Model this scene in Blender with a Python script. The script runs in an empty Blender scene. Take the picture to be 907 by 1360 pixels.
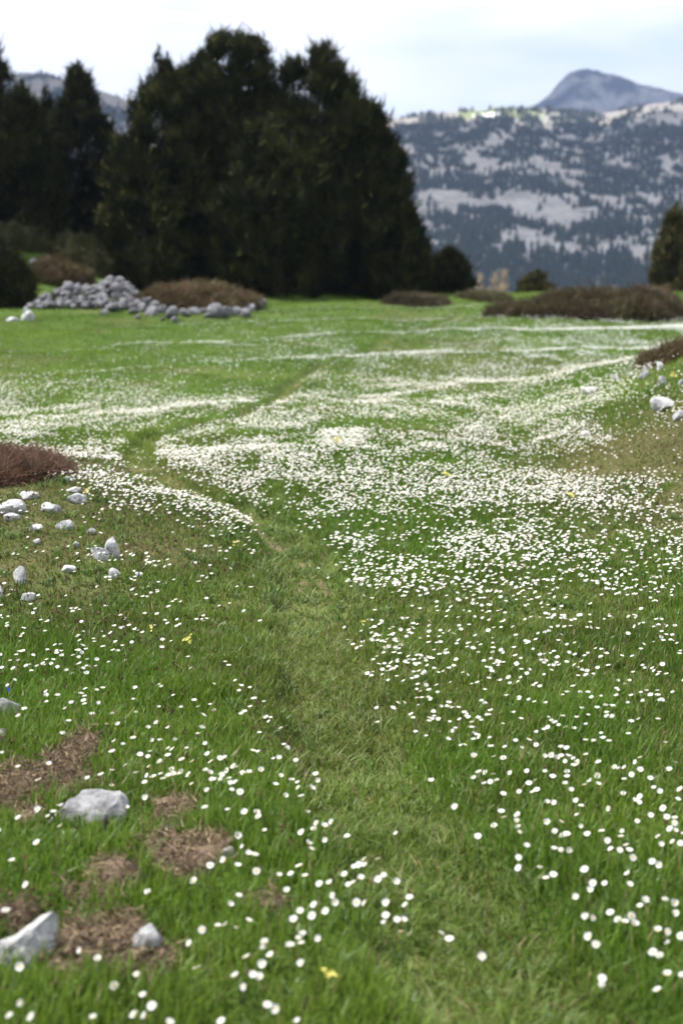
import bpy, bmesh, math, random
import numpy as np
from mathutils import Vector, Matrix
from math import radians, sin, cos, tan, pi

S = bpy.context.scene
C = S.collection
random.seed(7)
R = np.random.default_rng(7)

# ------------------------------------------------------------------ camera
CAM_H = 1.45
F_PX = 1889.0                      # focal length in pixels of the 907 x 1360 photograph (50 mm on full frame)
HORIZON = 310.0                    # horizon line of the photograph
cam_d = bpy.data.cameras.new('camera')
cam = bpy.data.objects.new('camera', cam_d)
C.objects.link(cam)
cam_d.sensor_fit = 'VERTICAL'
cam_d.sensor_height = 36.0
cam_d.lens = 50.0
PITCH = math.atan((680 - HORIZON) / F_PX)
cam.location = (0, 0, CAM_H)
cam.rotation_euler = (pi / 2 - PITCH, 0, 0)
cam_d.clip_start = 0.05
cam_d.clip_end = 20000
cam_d.dof.use_dof = True
cam_d.dof.focus_distance = 5.3
cam_d.dof.aperture_fstop = 2.7
cam_d.dof.aperture_blades = 9
S.camera = cam

# ------------------------------------------------------------------ sun, sky, exposure
SUN_EL, SUN_AZ = radians(56), radians(-76)          # azimuth from +Y, clockwise
to_sun = Vector((sin(SUN_AZ) * cos(SUN_EL), cos(SUN_AZ) * cos(SUN_EL), sin(SUN_EL)))
sun_d = bpy.data.lights.new('sun', 'SUN')
sun_d.energy = 4.8
sun_d.angle = radians(0.5)
sun_d.color = (1.0, 0.965, 0.91)
sun = bpy.data.objects.new('sun', sun_d)
sun.rotation_euler = to_sun.to_track_quat('Z', 'Y').to_euler()
sun.location = (0, 0, 900)
C.objects.link(sun)

W = bpy.data.worlds.new('World')
S.world = W
W.use_nodes = True
wn = W.node_tree
wn.nodes.clear()


def N(nt, typ, **kw):
    n = nt.nodes.new(typ)
    for k, v in kw.items():
        if k.startswith('i_'):
            key = k[2:]
            n.inputs[int(key) if key.isdigit() else key.replace('_', ' ')].default_value = v
        else:
            setattr(n, k, v)
    return n


def L(nt, a, b):
    nt.links.new(a, b)


w_sky = N(wn, 'ShaderNodeTexSky', sky_type='NISHITA', sun_disc=False)
w_sky.sun_elevation = SUN_EL
w_sky.sun_rotation = SUN_AZ % (2 * pi)
w_sky.altitude = 1700
w_sky.air_density = 1.0
w_sky.dust_density = 0.9
w_sky.ozone_density = 1.2
w_bg = N(wn, 'ShaderNodeBackground', i_Strength=0.11)
w_out = N(wn, 'ShaderNodeOutputWorld')
# thin bright clouds everywhere in the sky
w_tc = N(wn, 'ShaderNodeTexCoord')
w_map = N(wn, 'ShaderNodeMapping')
w_map.inputs['Scale'].default_value = (1.0, 1.0, 3.4)
w_map.inputs['Location'].default_value = (0.31, 0.1, 0.12)
w_n = N(wn, 'ShaderNodeTexNoise', i_Scale=4.2, i_Detail=6.0, i_Roughness=0.55)
w_r = N(wn, 'ShaderNodeValToRGB')
w_r.color_ramp.elements[0].position = 0.40
w_r.color_ramp.elements[0].color = (0, 0, 0, 1)
w_r.color_ramp.elements[1].position = 0.62
w_r.color_ramp.elements[1].color = (1, 1, 1, 1)
w_mx = N(wn, 'ShaderNodeMix', data_type='RGBA')
w_sc = N(wn, 'ShaderNodeMath', operation='MULTIPLY_ADD')
w_sc.inputs[1].default_value = 0.50
w_sc.inputs[2].default_value = 0.53
w_mx.inputs[7].default_value = (7.4, 7.4, 7.4, 1)
L(wn, w_tc.outputs['Generated'], w_map.inputs[0])
L(wn, w_map.outputs[0], w_n.inputs['Vector'])
L(wn, w_n.outputs[0], w_r.inputs[0])
L(wn, w_r.outputs[0], w_sc.inputs[0])
L(wn, w_sc.outputs[0], w_mx.inputs[0])
L(wn, w_sky.outputs[0], w_mx.inputs[6])
L(wn, w_mx.outputs[2], w_bg.inputs[0])
L(wn, w_bg.outputs[0], w_out.inputs[0])

S.view_settings.view_transform = 'Standard'
S.view_settings.look = 'None'
S.view_settings.exposure = 1.06
S.view_settings.gamma = 1.0
cy = S.cycles
cy.max_bounces = 5
cy.diffuse_bounces = 2
cy.glossy_bounces = 1
cy.transmission_bounces = 2
cy.volume_bounces = 0
cy.transparent_max_bounces = 4
cy.sample_clamp_indirect = 4.0
cy.use_denoising = True
cy.caustics_reflective = False
cy.caustics_refractive = False


# ------------------------------------------------------------------ noise and terrain height
def _h(ix, iy, seed):
    n = (ix * 374761393 + iy * 668265263 + seed * 1442695041) & 0xFFFFFFFF
    n = ((n ^ (n >> 13)) * 1274126177) & 0xFFFFFFFF
    n = (n ^ (n >> 16)) & 0xFFFFFF
    return n / float(0xFFFFFF)


def vnoise(x, y, seed=0):
    x = np.asarray(x, float)
    y = np.asarray(y, float)
    ix, iy = np.floor(x).astype(np.int64), np.floor(y).astype(np.int64)
    fx, fy = x - ix, y - iy
    fx = fx * fx * (3 - 2 * fx)
    fy = fy * fy * (3 - 2 * fy)
    a, b = _h(ix, iy, seed), _h(ix + 1, iy, seed)
    c, d = _h(ix, iy + 1, seed), _h(ix + 1, iy + 1, seed)
    return (a * (1 - fx) + b * fx) * (1 - fy) + (c * (1 - fx) + d * fx) * fy


def fbm(x, y, seed=0, octv=4, gain=0.5):
    t, amp, tot = 0.0, 1.0, 0.0
    x = np.asarray(x, float)
    y = np.asarray(y, float)
    for i in range(octv):
        t = t + amp * vnoise(x * 2 ** i + 17.3 * i, y * 2 ** i - 9.1 * i, seed + i * 31)
        tot += amp
        amp *= gain
    return t / tot


def sst(a, b, x):
    t = np.clip((np.asarray(x, float) - a) / (b - a), 0, 1)
    return t * t * (3 - 2 * t)


PROF_Y = np.array([-400, 34, 38, 44, 60, 100, 300, 800, 1000, 1300, 1420, 1520, 1800, 2200, 2420, 2520, 2700, 3200.])
PROF_Z = np.array([0, 0, -.12, -.7, -2.6, -8, -28, -35, -14, 9, 24, 31, 69, 137, 186, 207, 200, 120.])


def base_height(x, y):
    x = np.asarray(x, float)
    y = np.asarray(y, float)
    z = np.interp(y, PROF_Y, PROF_Z)
    near = sst(60, 40, y)
    # hummock on the left with its rocks
    z = z + .31 * np.exp(-((x + 2.5) / 1.25) ** 2 - ((y - 7.3) / 1.5) ** 2)
    z = z + .10 * np.exp(-((x + 1.1) / .55) ** 2 - ((y - 6.6) / 1.1) ** 2)
    z = z + .06 * np.exp(-((x + .75) / .35) ** 2 - ((y - 2.9) / .6) ** 2)
    # bank on the right
    z = z + .80 * sst(1.2, 3.6, x) * np.exp(-((y - 10.2) / 3.2) ** 2)
    # rise under the pines on the left
    z = z + 1.3 * sst(-3.5, -7.8, x) * sst(26, 36, y) * sst(120, 60, y)
    # soft terraces across the meadow
    yy = y - .5 * x + 1.2 * (vnoise(x * .23, y * .2, 5) - .5)
    z = z + .055 * np.sin(yy * 1.75) * sst(9, 13, y) * near
    z = z + (fbm(x * .8, y * .8, 3, 3) - .5) * .13 * near * sst(0, 5, y)
    z = z + (fbm(x * 3.3, y * 3.3, 9, 2) - .5) * .035 * near
    z = z - .06 * np.exp(-((x - .26) / .10) ** 2 - ((y - 5.1) / .14) ** 2)
    # valley relief
    z = z + (fbm(x / 55., y / 55., 21, 4) - .5) * 8 * sst(80, 300, y)
    return z


def ray(u, v):
    a = (u - 453.5) / F_PX
    b = (680 - v) / F_PX
    d = Vector((a, cos(PITCH) + b * sin(PITCH), -sin(PITCH) + b * cos(PITCH)))
    return d / d.y          # one metre deeper per unit


_YS = np.concatenate([np.arange(1.5, 12, .01), np.arange(12, 60, .03), np.arange(60, 900, 1.)])


def on_ground(u, v, hf=None):
    """where the sight line through a point of the photograph first meets the meadow"""
    d = ray(u, v)
    z = CAM_H + d.z * _YS
    g = (hf or base_height)(d.x * _YS, _YS)
    k = np.argmax(z <= g)
    y = _YS[k] if z[k] <= g[k] else 60.
    return Vector((d.x * y, y, float((hf or base_height)(d.x * y, y))))


def sight(x, y, z):
    """photograph coordinates of a point"""
    dz = z - CAM_H
    depth = y * cos(PITCH) - dz * sin(PITCH)
    up = y * sin(PITCH) + dz * cos(PITCH)
    return 453.5 + F_PX * x / depth, 680 - F_PX * up / depth


PATH_PX = [(735, 1430), (700, 1370), (640, 1280), (575, 1180), (505, 1080), (455, 980), (428, 900), (415, 830), (412, 770), (388, 715),
           (330, 681), (250, 656), (197, 632), (180, 603), (203, 580), (262, 568), (330, 551), (372, 532), (386, 510), (430, 485),
           (500, 461), (560, 441), (600, 426), (612, 414)]
PATH_P = np.array([on_ground(u, v)[:2] for u, v in PATH_PX])
# smooth resample
_t = np.concatenate([[0], np.cumsum(np.linalg.norm(np.diff(PATH_P, axis=0), axis=1))])
_tt = np.linspace(0, _t[-1], 220)
PATH = np.stack([np.interp(_tt, _t, PATH_P[:, 0]), np.interp(_tt, _t, PATH_P[:, 1])], 1)
for _ in range(6):
    PATH[1:-1] = (PATH[:-2] + 2 * PATH[1:-1] + PATH[2:]) / 4


def path_width(y):
    return np.interp(y, [2, 3, 4, 6, 9, 14, 30], [.20, .185, .16, .135, .11, .09, .09])


def path_dist(x, y):
    x = np.asarray(x, float).ravel()
    y = np.asarray(y, float).ravel()
    out = np.full(x.shape, 9.)
    idx = np.where((y < 34) & (y > 1.2) & (np.abs(x) < 6))[0]
    for s in range(0, len(idx), 40000):
        j = idx[s:s + 40000]
        best = np.full(len(j), 81.)
        for k in range(0, len(PATH) - 1):
            a, b = PATH[k], PATH[k + 1]
            e = b - a
            t = np.clip(((x[j] - a[0]) * e[0] + (y[j] - a[1]) * e[1]) / (e @ e), 0, 1)
            dd = (x[j] - a[0] - t * e[0]) ** 2 + (y[j] - a[1] - t * e[1]) ** 2
            np.minimum(best, dd, out=best)
        out[j] = np.sqrt(best)
    return out


def path_mask(x, y):
    """1 on the trodden trail, 0 away from it, ragged edge"""
    shp = np.shape(x)
    d = path_dist(x, y).reshape(shp)
    w = path_width(y) * (.75 + .6 * fbm(np.asarray(x) * 5, np.asarray(y) * 5, 77, 2))
    return 1 - sst(.75, 1.25, d / w)


def height(x, y, pm=None):
    if pm is None:
        pm = path_mask(x, y)
    return base_height(x, y) - .055 * pm


LITTER_PX = [(55, 1052, 70, 26), (98, 1010, 30, 26), (15, 1070, 40, 20), (245, 1092, 46, 26), (238, 1138, 60, 30), (160, 1172, 34, 22),
             (165, 1262, 72, 40), (110, 1280, 45, 26), (15, 1226, 34, 20), (345, 1208, 38, 13), (40, 1090, 20, 10),
             (120, 1205, 40, 8)]
LITTER = []
for u, v, a, b in LITTER_PX:
    p = on_ground(u, v)
    q = on_ground(u + a, v)
    t = on_ground(u, v - b)
    LITTER.append((p.x, p.y, (q.x - p.x) * .86, (t.y - p.y) * .86))


def litter_mask(x, y):
    m = np.zeros(np.shape(x))
    wob = (fbm(np.asarray(x) * 11, np.asarray(y) * 8, 41, 4) - .5) * 2.3
    for cx, cy_, a, b in LITTER:
        d = np.sqrt(((x - cx) / a) ** 2 + ((y - cy_) / b) ** 2)
        m = np.maximum(m, sst(1.2, .85, d + wob))
    return m


def dry_mask(x, y):
    """short brownish turf: the hummock, the bank, far flecks"""
    m = 1.05 * np.exp(-np.abs((x + 2.2) / 1.6) ** 3 - np.abs((y - 6.9) / 1.5) ** 3)
    m = m + 1.05 * sst(.45, 1.5, x - .12 * (y - 8)) * np.exp(-((y - 8.5) / 1.7) ** 2)
    m = m + .55 * np.exp(-((x - 1.9) / 1.6) ** 2 - ((y - 15.2) / 1.6) ** 2)
    n = fbm(np.asarray(x) * 1.1, np.asarray(y) * 1.1, 55, 3)
    return np.clip(m * (.62 + .75 * n) + .38 * sst(.58, .72, n), 0, 1)


# ------------------------------------------------------------------ helpers for objects
def tag(o, label=None, cat=None, group=None, kind=None):
    if label:
        o['label'] = label
    if cat:
        o['category'] = cat
    if group:
        o['group'] = group
    if kind:
        o['kind'] = kind
    return o


def link(name, me, parent=None, loc=None):
    o = bpy.data.objects.new(name, me)
    C.objects.link(o)
    if parent:
        o.parent = parent
    if loc is not None:
        o.location = loc
    return o


def empty(name, loc, rz=0):
    o = bpy.data.objects.new(name, None)
    o.empty_display_size = .1
    o.location = loc
    o.rotation_euler = (0, 0, rz)
    C.objects.link(o)
    return o


def np_mesh(name, V, Fs, mat=None, smooth=True, tint=None, mats=None, mat_idx=None):
    """mesh from arrays; Fs is a list of (n,k) index arrays"""
    me = bpy.data.meshes.new(name)
    V = np.asarray(V, np.float32)
    me.vertices.add(len(V))
    me.vertices.foreach_set('co', V.ravel())
    Fs = [np.asarray(f, np.int32) for f in Fs if len(f)]
    loops = np.concatenate([f.ravel() for f in Fs])
    sizes = np.concatenate([np.full(len(f), f.shape[1], np.int32) for f in Fs])
    starts = np.concatenate([[0], np.cumsum(sizes)[:-1]]).astype(np.int32)
    me.loops.add(len(loops))
    me.loops.foreach_set('vertex_index', loops)
    me.polygons.add(len(sizes))
    me.polygons.foreach_set('loop_start', starts)
    me.polygons.foreach_set('loop_total', sizes)
    if mat:
        me.materials.append(mat)
    for m in mats or []:
        me.materials.append(m)
    if mat_idx is not None:
        me.polygons.foreach_set('material_index', np.asarray(mat_idx, np.int32))
    me.polygons.foreach_set('use_smooth', np.full(len(sizes), smooth, bool))
    if tint is not None:
        at = me.color_attributes.new('tint', 'FLOAT_COLOR', 'POINT')
        t = np.ones((len(V), 4), np.float32)
        t[:, :tint.shape[1]] = tint
        at.data.foreach_set('color', t.ravel())
    me.update(calc_edges=True)
    me.validate()
    return me


# ------------------------------------------------------------------ materials
def new_mat(name):
    m = bpy.data.materials.new(name)
    m.use_nodes = True
    nt = m.node_tree
    nt.nodes.clear()
    out = N(nt, 'ShaderNodeOutputMaterial')
    return m, nt, out


def leaf_mat(name, base, transl=.35, rough=.55, vary=.25, spec=.3, use_tint=True, noise_scale=3.):
    """foliage: tint per leaf, some light let through"""
    m, nt, out = new_mat(name)
    bs = N(nt, 'ShaderNodeBsdfPrincipled', i_Roughness=rough)
    bs.inputs['Specular IOR Level'].default_value = spec
    tr = N(nt, 'ShaderNodeBsdfTranslucent')
    mx = N(nt, 'ShaderNodeMixShader', i_Fac=transl)
    if use_tint:
        col = N(nt, 'ShaderNodeAttribute', attribute_name='tint').outputs['Color']
    else:
        col = N(nt, 'ShaderNodeRGB')
        col.outputs[0].default_value = (*base, 1)
        col = col.outputs[0]
    no = N(nt, 'ShaderNodeTexNoise', i_Scale=noise_scale, i_Detail=3.)
    tc = N(nt, 'ShaderNodeTexCoord')
    L(nt, tc.outputs['Object'], no.inputs['Vector'])
    mr = N(nt, 'ShaderNodeMapRange')
    mr.inputs['To Min'].default_value = 1 - vary
    mr.inputs['To Max'].default_value = 1 + vary
    mr.inputs['From Min'].default_value = .25
    mr.inputs['From Max'].default_value = .75
    L(nt, no.outputs[0], mr.inputs[0])
    mul = N(nt, 'ShaderNodeVectorMath', operation='SCALE')
    L(nt, col, mul.inputs[0])
    L(nt, mr.outputs[0], mul.inputs['Scale'])
    L(nt, mul.outputs[0], bs.inputs['Base Color'])
    L(nt, mul.outputs[0], tr.inputs['Color'])
    L(nt, bs.outputs[0], mx.inputs[1])
    L(nt, tr.outputs[0], mx.inputs[2])
    L(nt, mx.outputs[0], out.inputs[0])
    return m


def plain_mat(name, col, rough=.8, vary=.3, scale=20., bump=.0, spec=.3):
    m, nt, out = new_mat(name)
    bs = N(nt, 'ShaderNodeBsdfPrincipled', i_Roughness=rough)
    bs.inputs['Specular IOR Level'].default_value = spec
    tc = N(nt, 'ShaderNodeTexCoord')
    no = N(nt, 'ShaderNodeTexNoise', i_Scale=scale, i_Detail=5.)
    L(nt, tc.outputs['Object'], no.inputs['Vector'])
    rp = N(nt, 'ShaderNodeValToRGB')
    rp.color_ramp.elements[0].position = .3
    rp.color_ramp.elements[1].position = .7
    rp.color_ramp.elements[0].color = (*[c * (1 - vary) for c in col], 1)
    rp.color_ramp.elements[1].color = (*[min(1, c * (1 + vary)) for c in col], 1)
    L(nt, no.outputs[0], rp.inputs[0])
    L(nt, rp.outputs[0], bs.inputs['Base Color'])
    if bump:
        bp = N(nt, 'ShaderNodeBump', i_Strength=bump, i_Distance=.02)
        L(nt, no.outputs[0], bp.inputs['Height'])
        L(nt, bp.outputs[0], bs.inputs['Normal'])
    L(nt, bs.outputs[0], out.inputs[0])
    return m


def rock_mat(name, lo, hi, scale=6.):
    m, nt, out = new_mat(name)
    bs = N(nt, 'ShaderNodeBsdfPrincipled', i_Roughness=.85)
    bs.inputs['Specular IOR Level'].default_value = .25
    tc = N(nt, 'ShaderNodeTexCoord')
    gm = N(nt, 'ShaderNodeNewGeometry')
    n1 = N(nt, 'ShaderNodeTexNoise', i_Scale=scale, i_Detail=8., i_Roughness=.65)
    n2 = N(nt, 'ShaderNodeTexNoise', i_Scale=scale * 6, i_Detail=6., i_Roughness=.7)
    vo = N(nt, 'ShaderNodeTexVoronoi', i_Scale=scale * 5)
    for n in (n1, n2, vo):
        L(nt, gm.outputs['Position'], n.inputs['Vector'])
    rp = N(nt, 'ShaderNodeValToRGB')
    rp.color_ramp.elements[0].position = .35
    rp.color_ramp.elements[0].color = (*lo, 1)
    rp.color_ramp.elements[1].position = .62
    rp.color_ramp.elements[1].color = (*hi, 1)
    L(nt, n1.outputs[0], rp.inputs[0])
    # dark specks: lichen, and crevice shade painted into the noise hollows
    r2 = N(nt, 'ShaderNodeValToRGB')
    r2.color_ramp.elements[0].position = .30
    r2.color_ramp.elements[0].color = (.44, .425, .415, 1)
    r2.color_ramp.elements[1].position = .47
    r2.color_ramp.elements[1].color = (1, 1, 1, 1)
    L(nt, n2.outputs[0], r2.inputs[0])
    mx = N(nt, 'ShaderNodeMix', data_type='RGBA', blend_type='MULTIPLY')
    mx.inputs[0].default_value = .8
    L(nt, rp.outputs[0], mx.inputs[6])
    L(nt, r2.outputs[0], mx.inputs[7])
    L(nt, mx.outputs[2], bs.inputs['Base Color'])
    ad = N(nt, 'ShaderNodeMath', operation='ADD')
    L(nt, n2.outputs[0], ad.inputs[0])
    L(nt, n1.outputs[0], ad.inputs[1])
    bp = N(nt, 'ShaderNodeBump', i_Strength=.55, i_Distance=.03)
    L(nt, ad.outputs[0], bp.inputs['Height'])
    L(nt, bp.outputs[0], bs.inputs['Normal'])
    L(nt, bs.outputs[0], out.inputs[0])
    return m


M_ROCK = rock_mat('limestone', (.10, .10, .107), (.39, .385, .385), 11.)
M_ROCK_PALE = rock_mat('pale_limestone', (.24, .24, .245), (.56, .555, .55), 14.)
M_ROCK_FAR = rock_mat('limestone_heap', (.055, .055, .062), (.20, .196, .206), 6.)
M_GRASS = leaf_mat('grass_blade', (.06, .12, .03), .45, .5, .22, .35, True, 1.3)
M_PINE = leaf_mat('pine_needles', (.03, .04, .016), .05, .9, .3, .04, True, 1.0)
M_JUNI = leaf_mat('juniper_needles', (.08, .06, .03), .2, .7, .3, .2, True, 2.0)
M_FAR = leaf_mat('far_conifer', (.03, .04, .02), .1, .7, .3, .2, True, .08)
M_BARK = plain_mat('bark', (.085, .065, .05), .9, .4, 8., .5)
M_BARKPALE = plain_mat('pale_bark', (.30, .23, .14), .9, .25, 3., .3)
M_STEM = plain_mat('flower_stem', (.09, .14, .04), .6, .2, 30.)
M_DISC = plain_mat('flower_centre', (.66, .40, .03), .7, .2, 300.)
M_YEL = leaf_mat('yellow_petal', (.62, .56, .14), .3, .6, .1, .2, False)
M_BLUE = leaf_mat('blue_petal', (.03, .04, .40), .3, .6, .1, .2, False)
M_SEED = leaf_mat('seed_head', (.10, .05, .04), .1, .9, .2, .1, True)
M_LITT = leaf_mat('litter_twig', (.2, .12, .09), .1, .9, .2, .15, True)


def petal_mat():
    m, nt, out = new_mat('white_petal')
    bs = N(nt, 'ShaderNodeBsdfPrincipled', i_Roughness=.55)
    bs.inputs['Specular IOR Level'].default_value = .25
    bs.inputs['Base Color'].default_value = (.83, .83, .80, 1)
    gm = N(nt, 'ShaderNodeNewGeometry')
    mx0 = N(nt, 'ShaderNodeMix', data_type='RGBA')
    mx0.inputs[6].default_value = (.70, .70, .69, 1)
    mx0.inputs[7].default_value = (.78, .68, .72, 1)       # blush on the underside
    L(nt, gm.outputs['Backfacing'], mx0.inputs[0])
    L(nt, mx0.outputs[2], bs.inputs['Base Color'])
    tr = N(nt, 'ShaderNodeBsdfTranslucent')
    tr.inputs[0].default_value = (.76, .76, .73, 1)
    mx = N(nt, 'ShaderNodeMixShader', i_Fac=.38)
    L(nt, bs.outputs[0], mx.inputs[1])
    L(nt, tr.outputs[0], mx.inputs[2])
    L(nt, mx.outputs[0], out.inputs[0])
    return m


M_PETAL = petal_mat()


def ground_mat(name, far_green, soil):
    """tint attribute: zone colour laid out on the ground; noise gives the grain"""
    m, nt, out = new_mat(name)
    bs = N(nt, 'ShaderNodeBsdfPrincipled', i_Roughness=.95)
    bs.inputs['Specular IOR Level'].default_value = .1
    gm = N(nt, 'ShaderNodeNewGeometry')
    at = N(nt, 'ShaderNodeAttribute', attribute_name='tint')
    n1 = N(nt, 'ShaderNodeTexNoise', i_Scale=26., i_Detail=8., i_Roughness=.7)
    n2 = N(nt, 'ShaderNodeTexNoise', i_Scale=1.7, i_Detail=6., i_Roughness=.6)
    for n in (n1, n2):
        L(nt, gm.outputs['Position'], n.inputs['Vector'])
    mr = N(nt, 'ShaderNodeMapRange')
    mr.inputs['From Min'].default_value = .3
    mr.inputs['From Max'].default_value = .7
    mr.inputs['To Min'].default_value = .55
    mr.inputs['To Max'].default_value = 1.45
    L(nt, n1.outputs[0], mr.inputs[0])
    mr2 = N(nt, 'ShaderNodeMapRange')
    mr2.inputs['From Min'].default_value = .3
    mr2.inputs['From Max'].default_value = .7
    mr2.inputs['To Min'].default_value = .75
    mr2.inputs['To Max'].default_value = 1.25
    L(nt, n2.outputs[0], mr2.inputs[0])
    mm = N(nt, 'ShaderNodeMath', operation='MULTIPLY')
    L(nt, mr.outputs[0], mm.inputs[0])
    L(nt, mr2.outputs[0], mm.inputs[1])
    sc = N(nt, 'ShaderNodeVectorMath', operation='SCALE')
    L(nt, at.outputs['Color'], sc.inputs[0])
    L(nt, mm.outputs[0], sc.inputs['Scale'])
    L(nt, sc.outputs[0], bs.inputs['Base Color'])
    bp = N(nt, 'ShaderNodeBump', i_Strength=.6, i_Distance=.02)
    L(nt, n1.outputs[0], bp.inputs['Height'])
    L(nt, bp.outputs[0], bs.inputs['Normal'])
    L(nt, bs.outputs[0], out.inputs[0])
    return m


M_GROUND = ground_mat('meadow_soil', None, None)


def mountain_mat():
    """pale karst limestone with ledges, thin turf in between (colour by noise and by slope)"""
    m, nt, out = new_mat('karst')
    bs = N(nt, 'ShaderNodeBsdfPrincipled', i_Roughness=.95)
    bs.inputs['Specular IOR Level'].default_value = .1
    gm = N(nt, 'ShaderNodeNewGeometry')
    at = N(nt, 'ShaderNodeAttribute', attribute_name='tint')
    mp = N(nt, 'ShaderNodeMapping')
    mp.inputs['Scale'].default_value = (1, .55, 3.0)
    L(nt, gm.outputs['Position'], mp.inputs[0])
    n1 = N(nt, 'ShaderNodeTexNoise', i_Scale=.035, i_Detail=9., i_Roughness=.68)
    n2 = N(nt, 'ShaderNodeTexNoise', i_Scale=.16, i_Detail=6., i_Roughness=.65)
    for n in (n1, n2):
        L(nt, mp.outputs[0], n.inputs['Vector'])
    r1 = N(nt, 'ShaderNodeValToRGB')
    r1.color_ramp.elements[0].position = .38
    r1.color_ramp.elements[0].color = (.11, .12, .09, 1)
    r1.color_ramp.elements[1].position = .60
    r1.color_ramp.elements[1].color = (.44, .425, .415, 1)
    e = r1.color_ramp.elements.new(.48)
    e.color = (.31, .30, .295, 1)
    ad = N(nt, 'ShaderNodeMath', operation='MULTIPLY_ADD')
    ad.inputs[1].default_value = .45
    L(nt, n2.outputs[0], ad.inputs[0])
    sb = N(nt, 'ShaderNodeMath', operation='MULTIPLY')
    sb.inputs[1].default_value = .62
    L(nt, n1.outputs[0], sb.inputs[0])
    L(nt, sb.outputs[0], ad.inputs[2])
    L(nt, ad.outputs[0], r1.inputs[0])
    mx = N(nt, 'ShaderNodeMix', data_type='RGBA')
    L(nt, at.outputs['Alpha'], mx.inputs[0])
    L(nt, r1.outputs[0], mx.inputs[6])
    L(nt, at.outputs['Color'], mx.inputs[7])
    L(nt, mx.outputs[2], bs.inputs['Base Color'])
    bp = N(nt, 'ShaderNodeBump', i_Strength=.8, i_Distance=6.)
    L(nt, n1.outputs[0], bp.inputs['Height'])
    L(nt, bp.outputs[0], bs.inputs['Normal'])
    L(nt, bs.outputs[0], out.inputs[0])
    return m


M_KARST = mountain_mat()

# ------------------------------------------------------------------ the meadow ground, one sheet to the valley
GRASS_G = np.array([.056, .088, .017])
GRASS_D = np.array([.078, .072, .030])
LITTER_C = np.array([.125, .092, .062])
PATH_C = np.array([.150, .125, .060])


def lerp(a, b, t):
    t = np.asarray(t)[..., None]
    return a * (1 - t) + b * t


def grid_mesh(name, X, Y, Z, mat, tint):
    nr, nc = X.shape
    V = np.stack([X, Y, Z], -1).reshape(-1, 3)
    i = np.arange(nr * nc).reshape(nr, nc)
    F = np.stack([i[:-1, :-1], i[:-1, 1:], i[1:, 1:], i[1:, :-1]], -1).reshape(-1, 4)
    return np_mesh(name, V, [F], mat, True, tint.reshape(-1, tint.shape[-1]))


ys = np.concatenate([[-400, -150, -60, -25, -10, -4, -1.5, 0, .8], np.geomspace(1.4, 45, 400), np.geomspace(48, 820, 60)])
ss = np.linspace(-1, 1, 301)
Yg = np.repeat(ys[:, None], len(ss), 1)
Xg = (.31 * np.abs(Yg) + 1.6) * (ss + 6 * np.sign(ss) * np.abs(ss) ** 11)[None, :]
PM = path_mask(Xg, Yg)
LM = litter_mask(Xg, Yg)
DM = dry_mask(Xg, Yg)
Zg = height(Xg, Yg, PM) + LM * (.002 + .05 * fbm(Xg * 22, Yg * 22, 43, 3) ** 1.5)
LN = sst(.38, .62, fbm(Xg * 13, Yg * 13, 44, 3))[..., None]
col = lerp(lerp(np.broadcast_to(GRASS_G, Xg.shape + (3,)), GRASS_D, DM), LITTER_C * LN + np.array([.055, .040, .026]) * (1 - LN), LM)
col = lerp(col, PATH_C, .15 * PM)
link('ground', grid_mesh('ground', Xg, Yg, Zg, M_GROUND, col))['kind'] = 'structure'

# the trodden trail, a sheet of its own just above the ground
ts = np.linspace(-1, 1, 15)
tang = np.gradient(PATH, axis=0)
tang /= np.linalg.norm(tang, axis=1)[:, None]
nrm = np.stack([-tang[:, 1], tang[:, 0]], 1)
dens = np.linspace(0, 219, 900)
PX = np.stack([np.interp(dens, np.arange(220), PATH[:, k]) for k in (0, 1)], 1)
NX = np.stack([np.interp(dens, np.arange(220), nrm[:, k]) for k in (0, 1)], 1)
wob = .75 + .6 * fbm(PX[:, 0] * 5, PX[:, 1] * 5, 77, 2)
ww = path_width(PX[:, 1]) * wob * .8
Xp = PX[:, :1] + NX[:, :1] * ts[None] * ww[:, None]
Yp = PX[:, 1:] + NX[:, 1:] * ts[None] * ww[:, None]
Zp = height(Xp, Yp) + .006 - .03 * (np.abs(ts) ** 6)[None]
pn = fbm(Xp * 7, Yp * 7, 61, 3)
pc = lerp(np.broadcast_to(np.array([.080, .098, .028]), Xp.shape + (3,)), np.array([.145, .108, .064]), sst(.57, .74, pn) * sst(4.0, 6.5, Yp))
link('path', grid_mesh('path', Xp, Yp, Zp, M_GROUND, pc))['kind'] = 'structure'


# ------------------------------------------------------------------ mountains beyond the valley
def ridge_v(u):
    return np.interp(u, [-900, -100, 50, 100, 150, 190, 260, 420, 510, 540, 580, 620, 660, 700, 760, 800, 850, 907, 1100, 1800],
                     [157, 119, 109, 115, 131, 148, 168, 172, 168, 163, 159, 155, 152, 153, 159, 157, 147, 143, 138, 157])


def mountain_height(x, y):
    u = 453.5 + F_PX * x / y
    z = np.interp(y, PROF_Y, PROF_Z)
    k = (CAM_H + (HORIZON - ridge_v(u)) / F_PX * 2520 - 207) * sst(1500, 2500, y)
    z = z + k
    z = z + (fbm(x / 260., y / 330., 91, 4) - .5) * 34 * sst(820, 1400, y) * sst(2560, 2250, y)
    rid = 1 - np.abs(2 * fbm(x / 75., y / 110., 92, 4) - 1)
    z = z + (rid - .75) * 17 * sst(820, 1100, y) * sst(2600, 2400, y)
    z = z + (fbm(x / 14., y / 22., 93, 3) - .5) * 4.5
    return z


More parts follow.
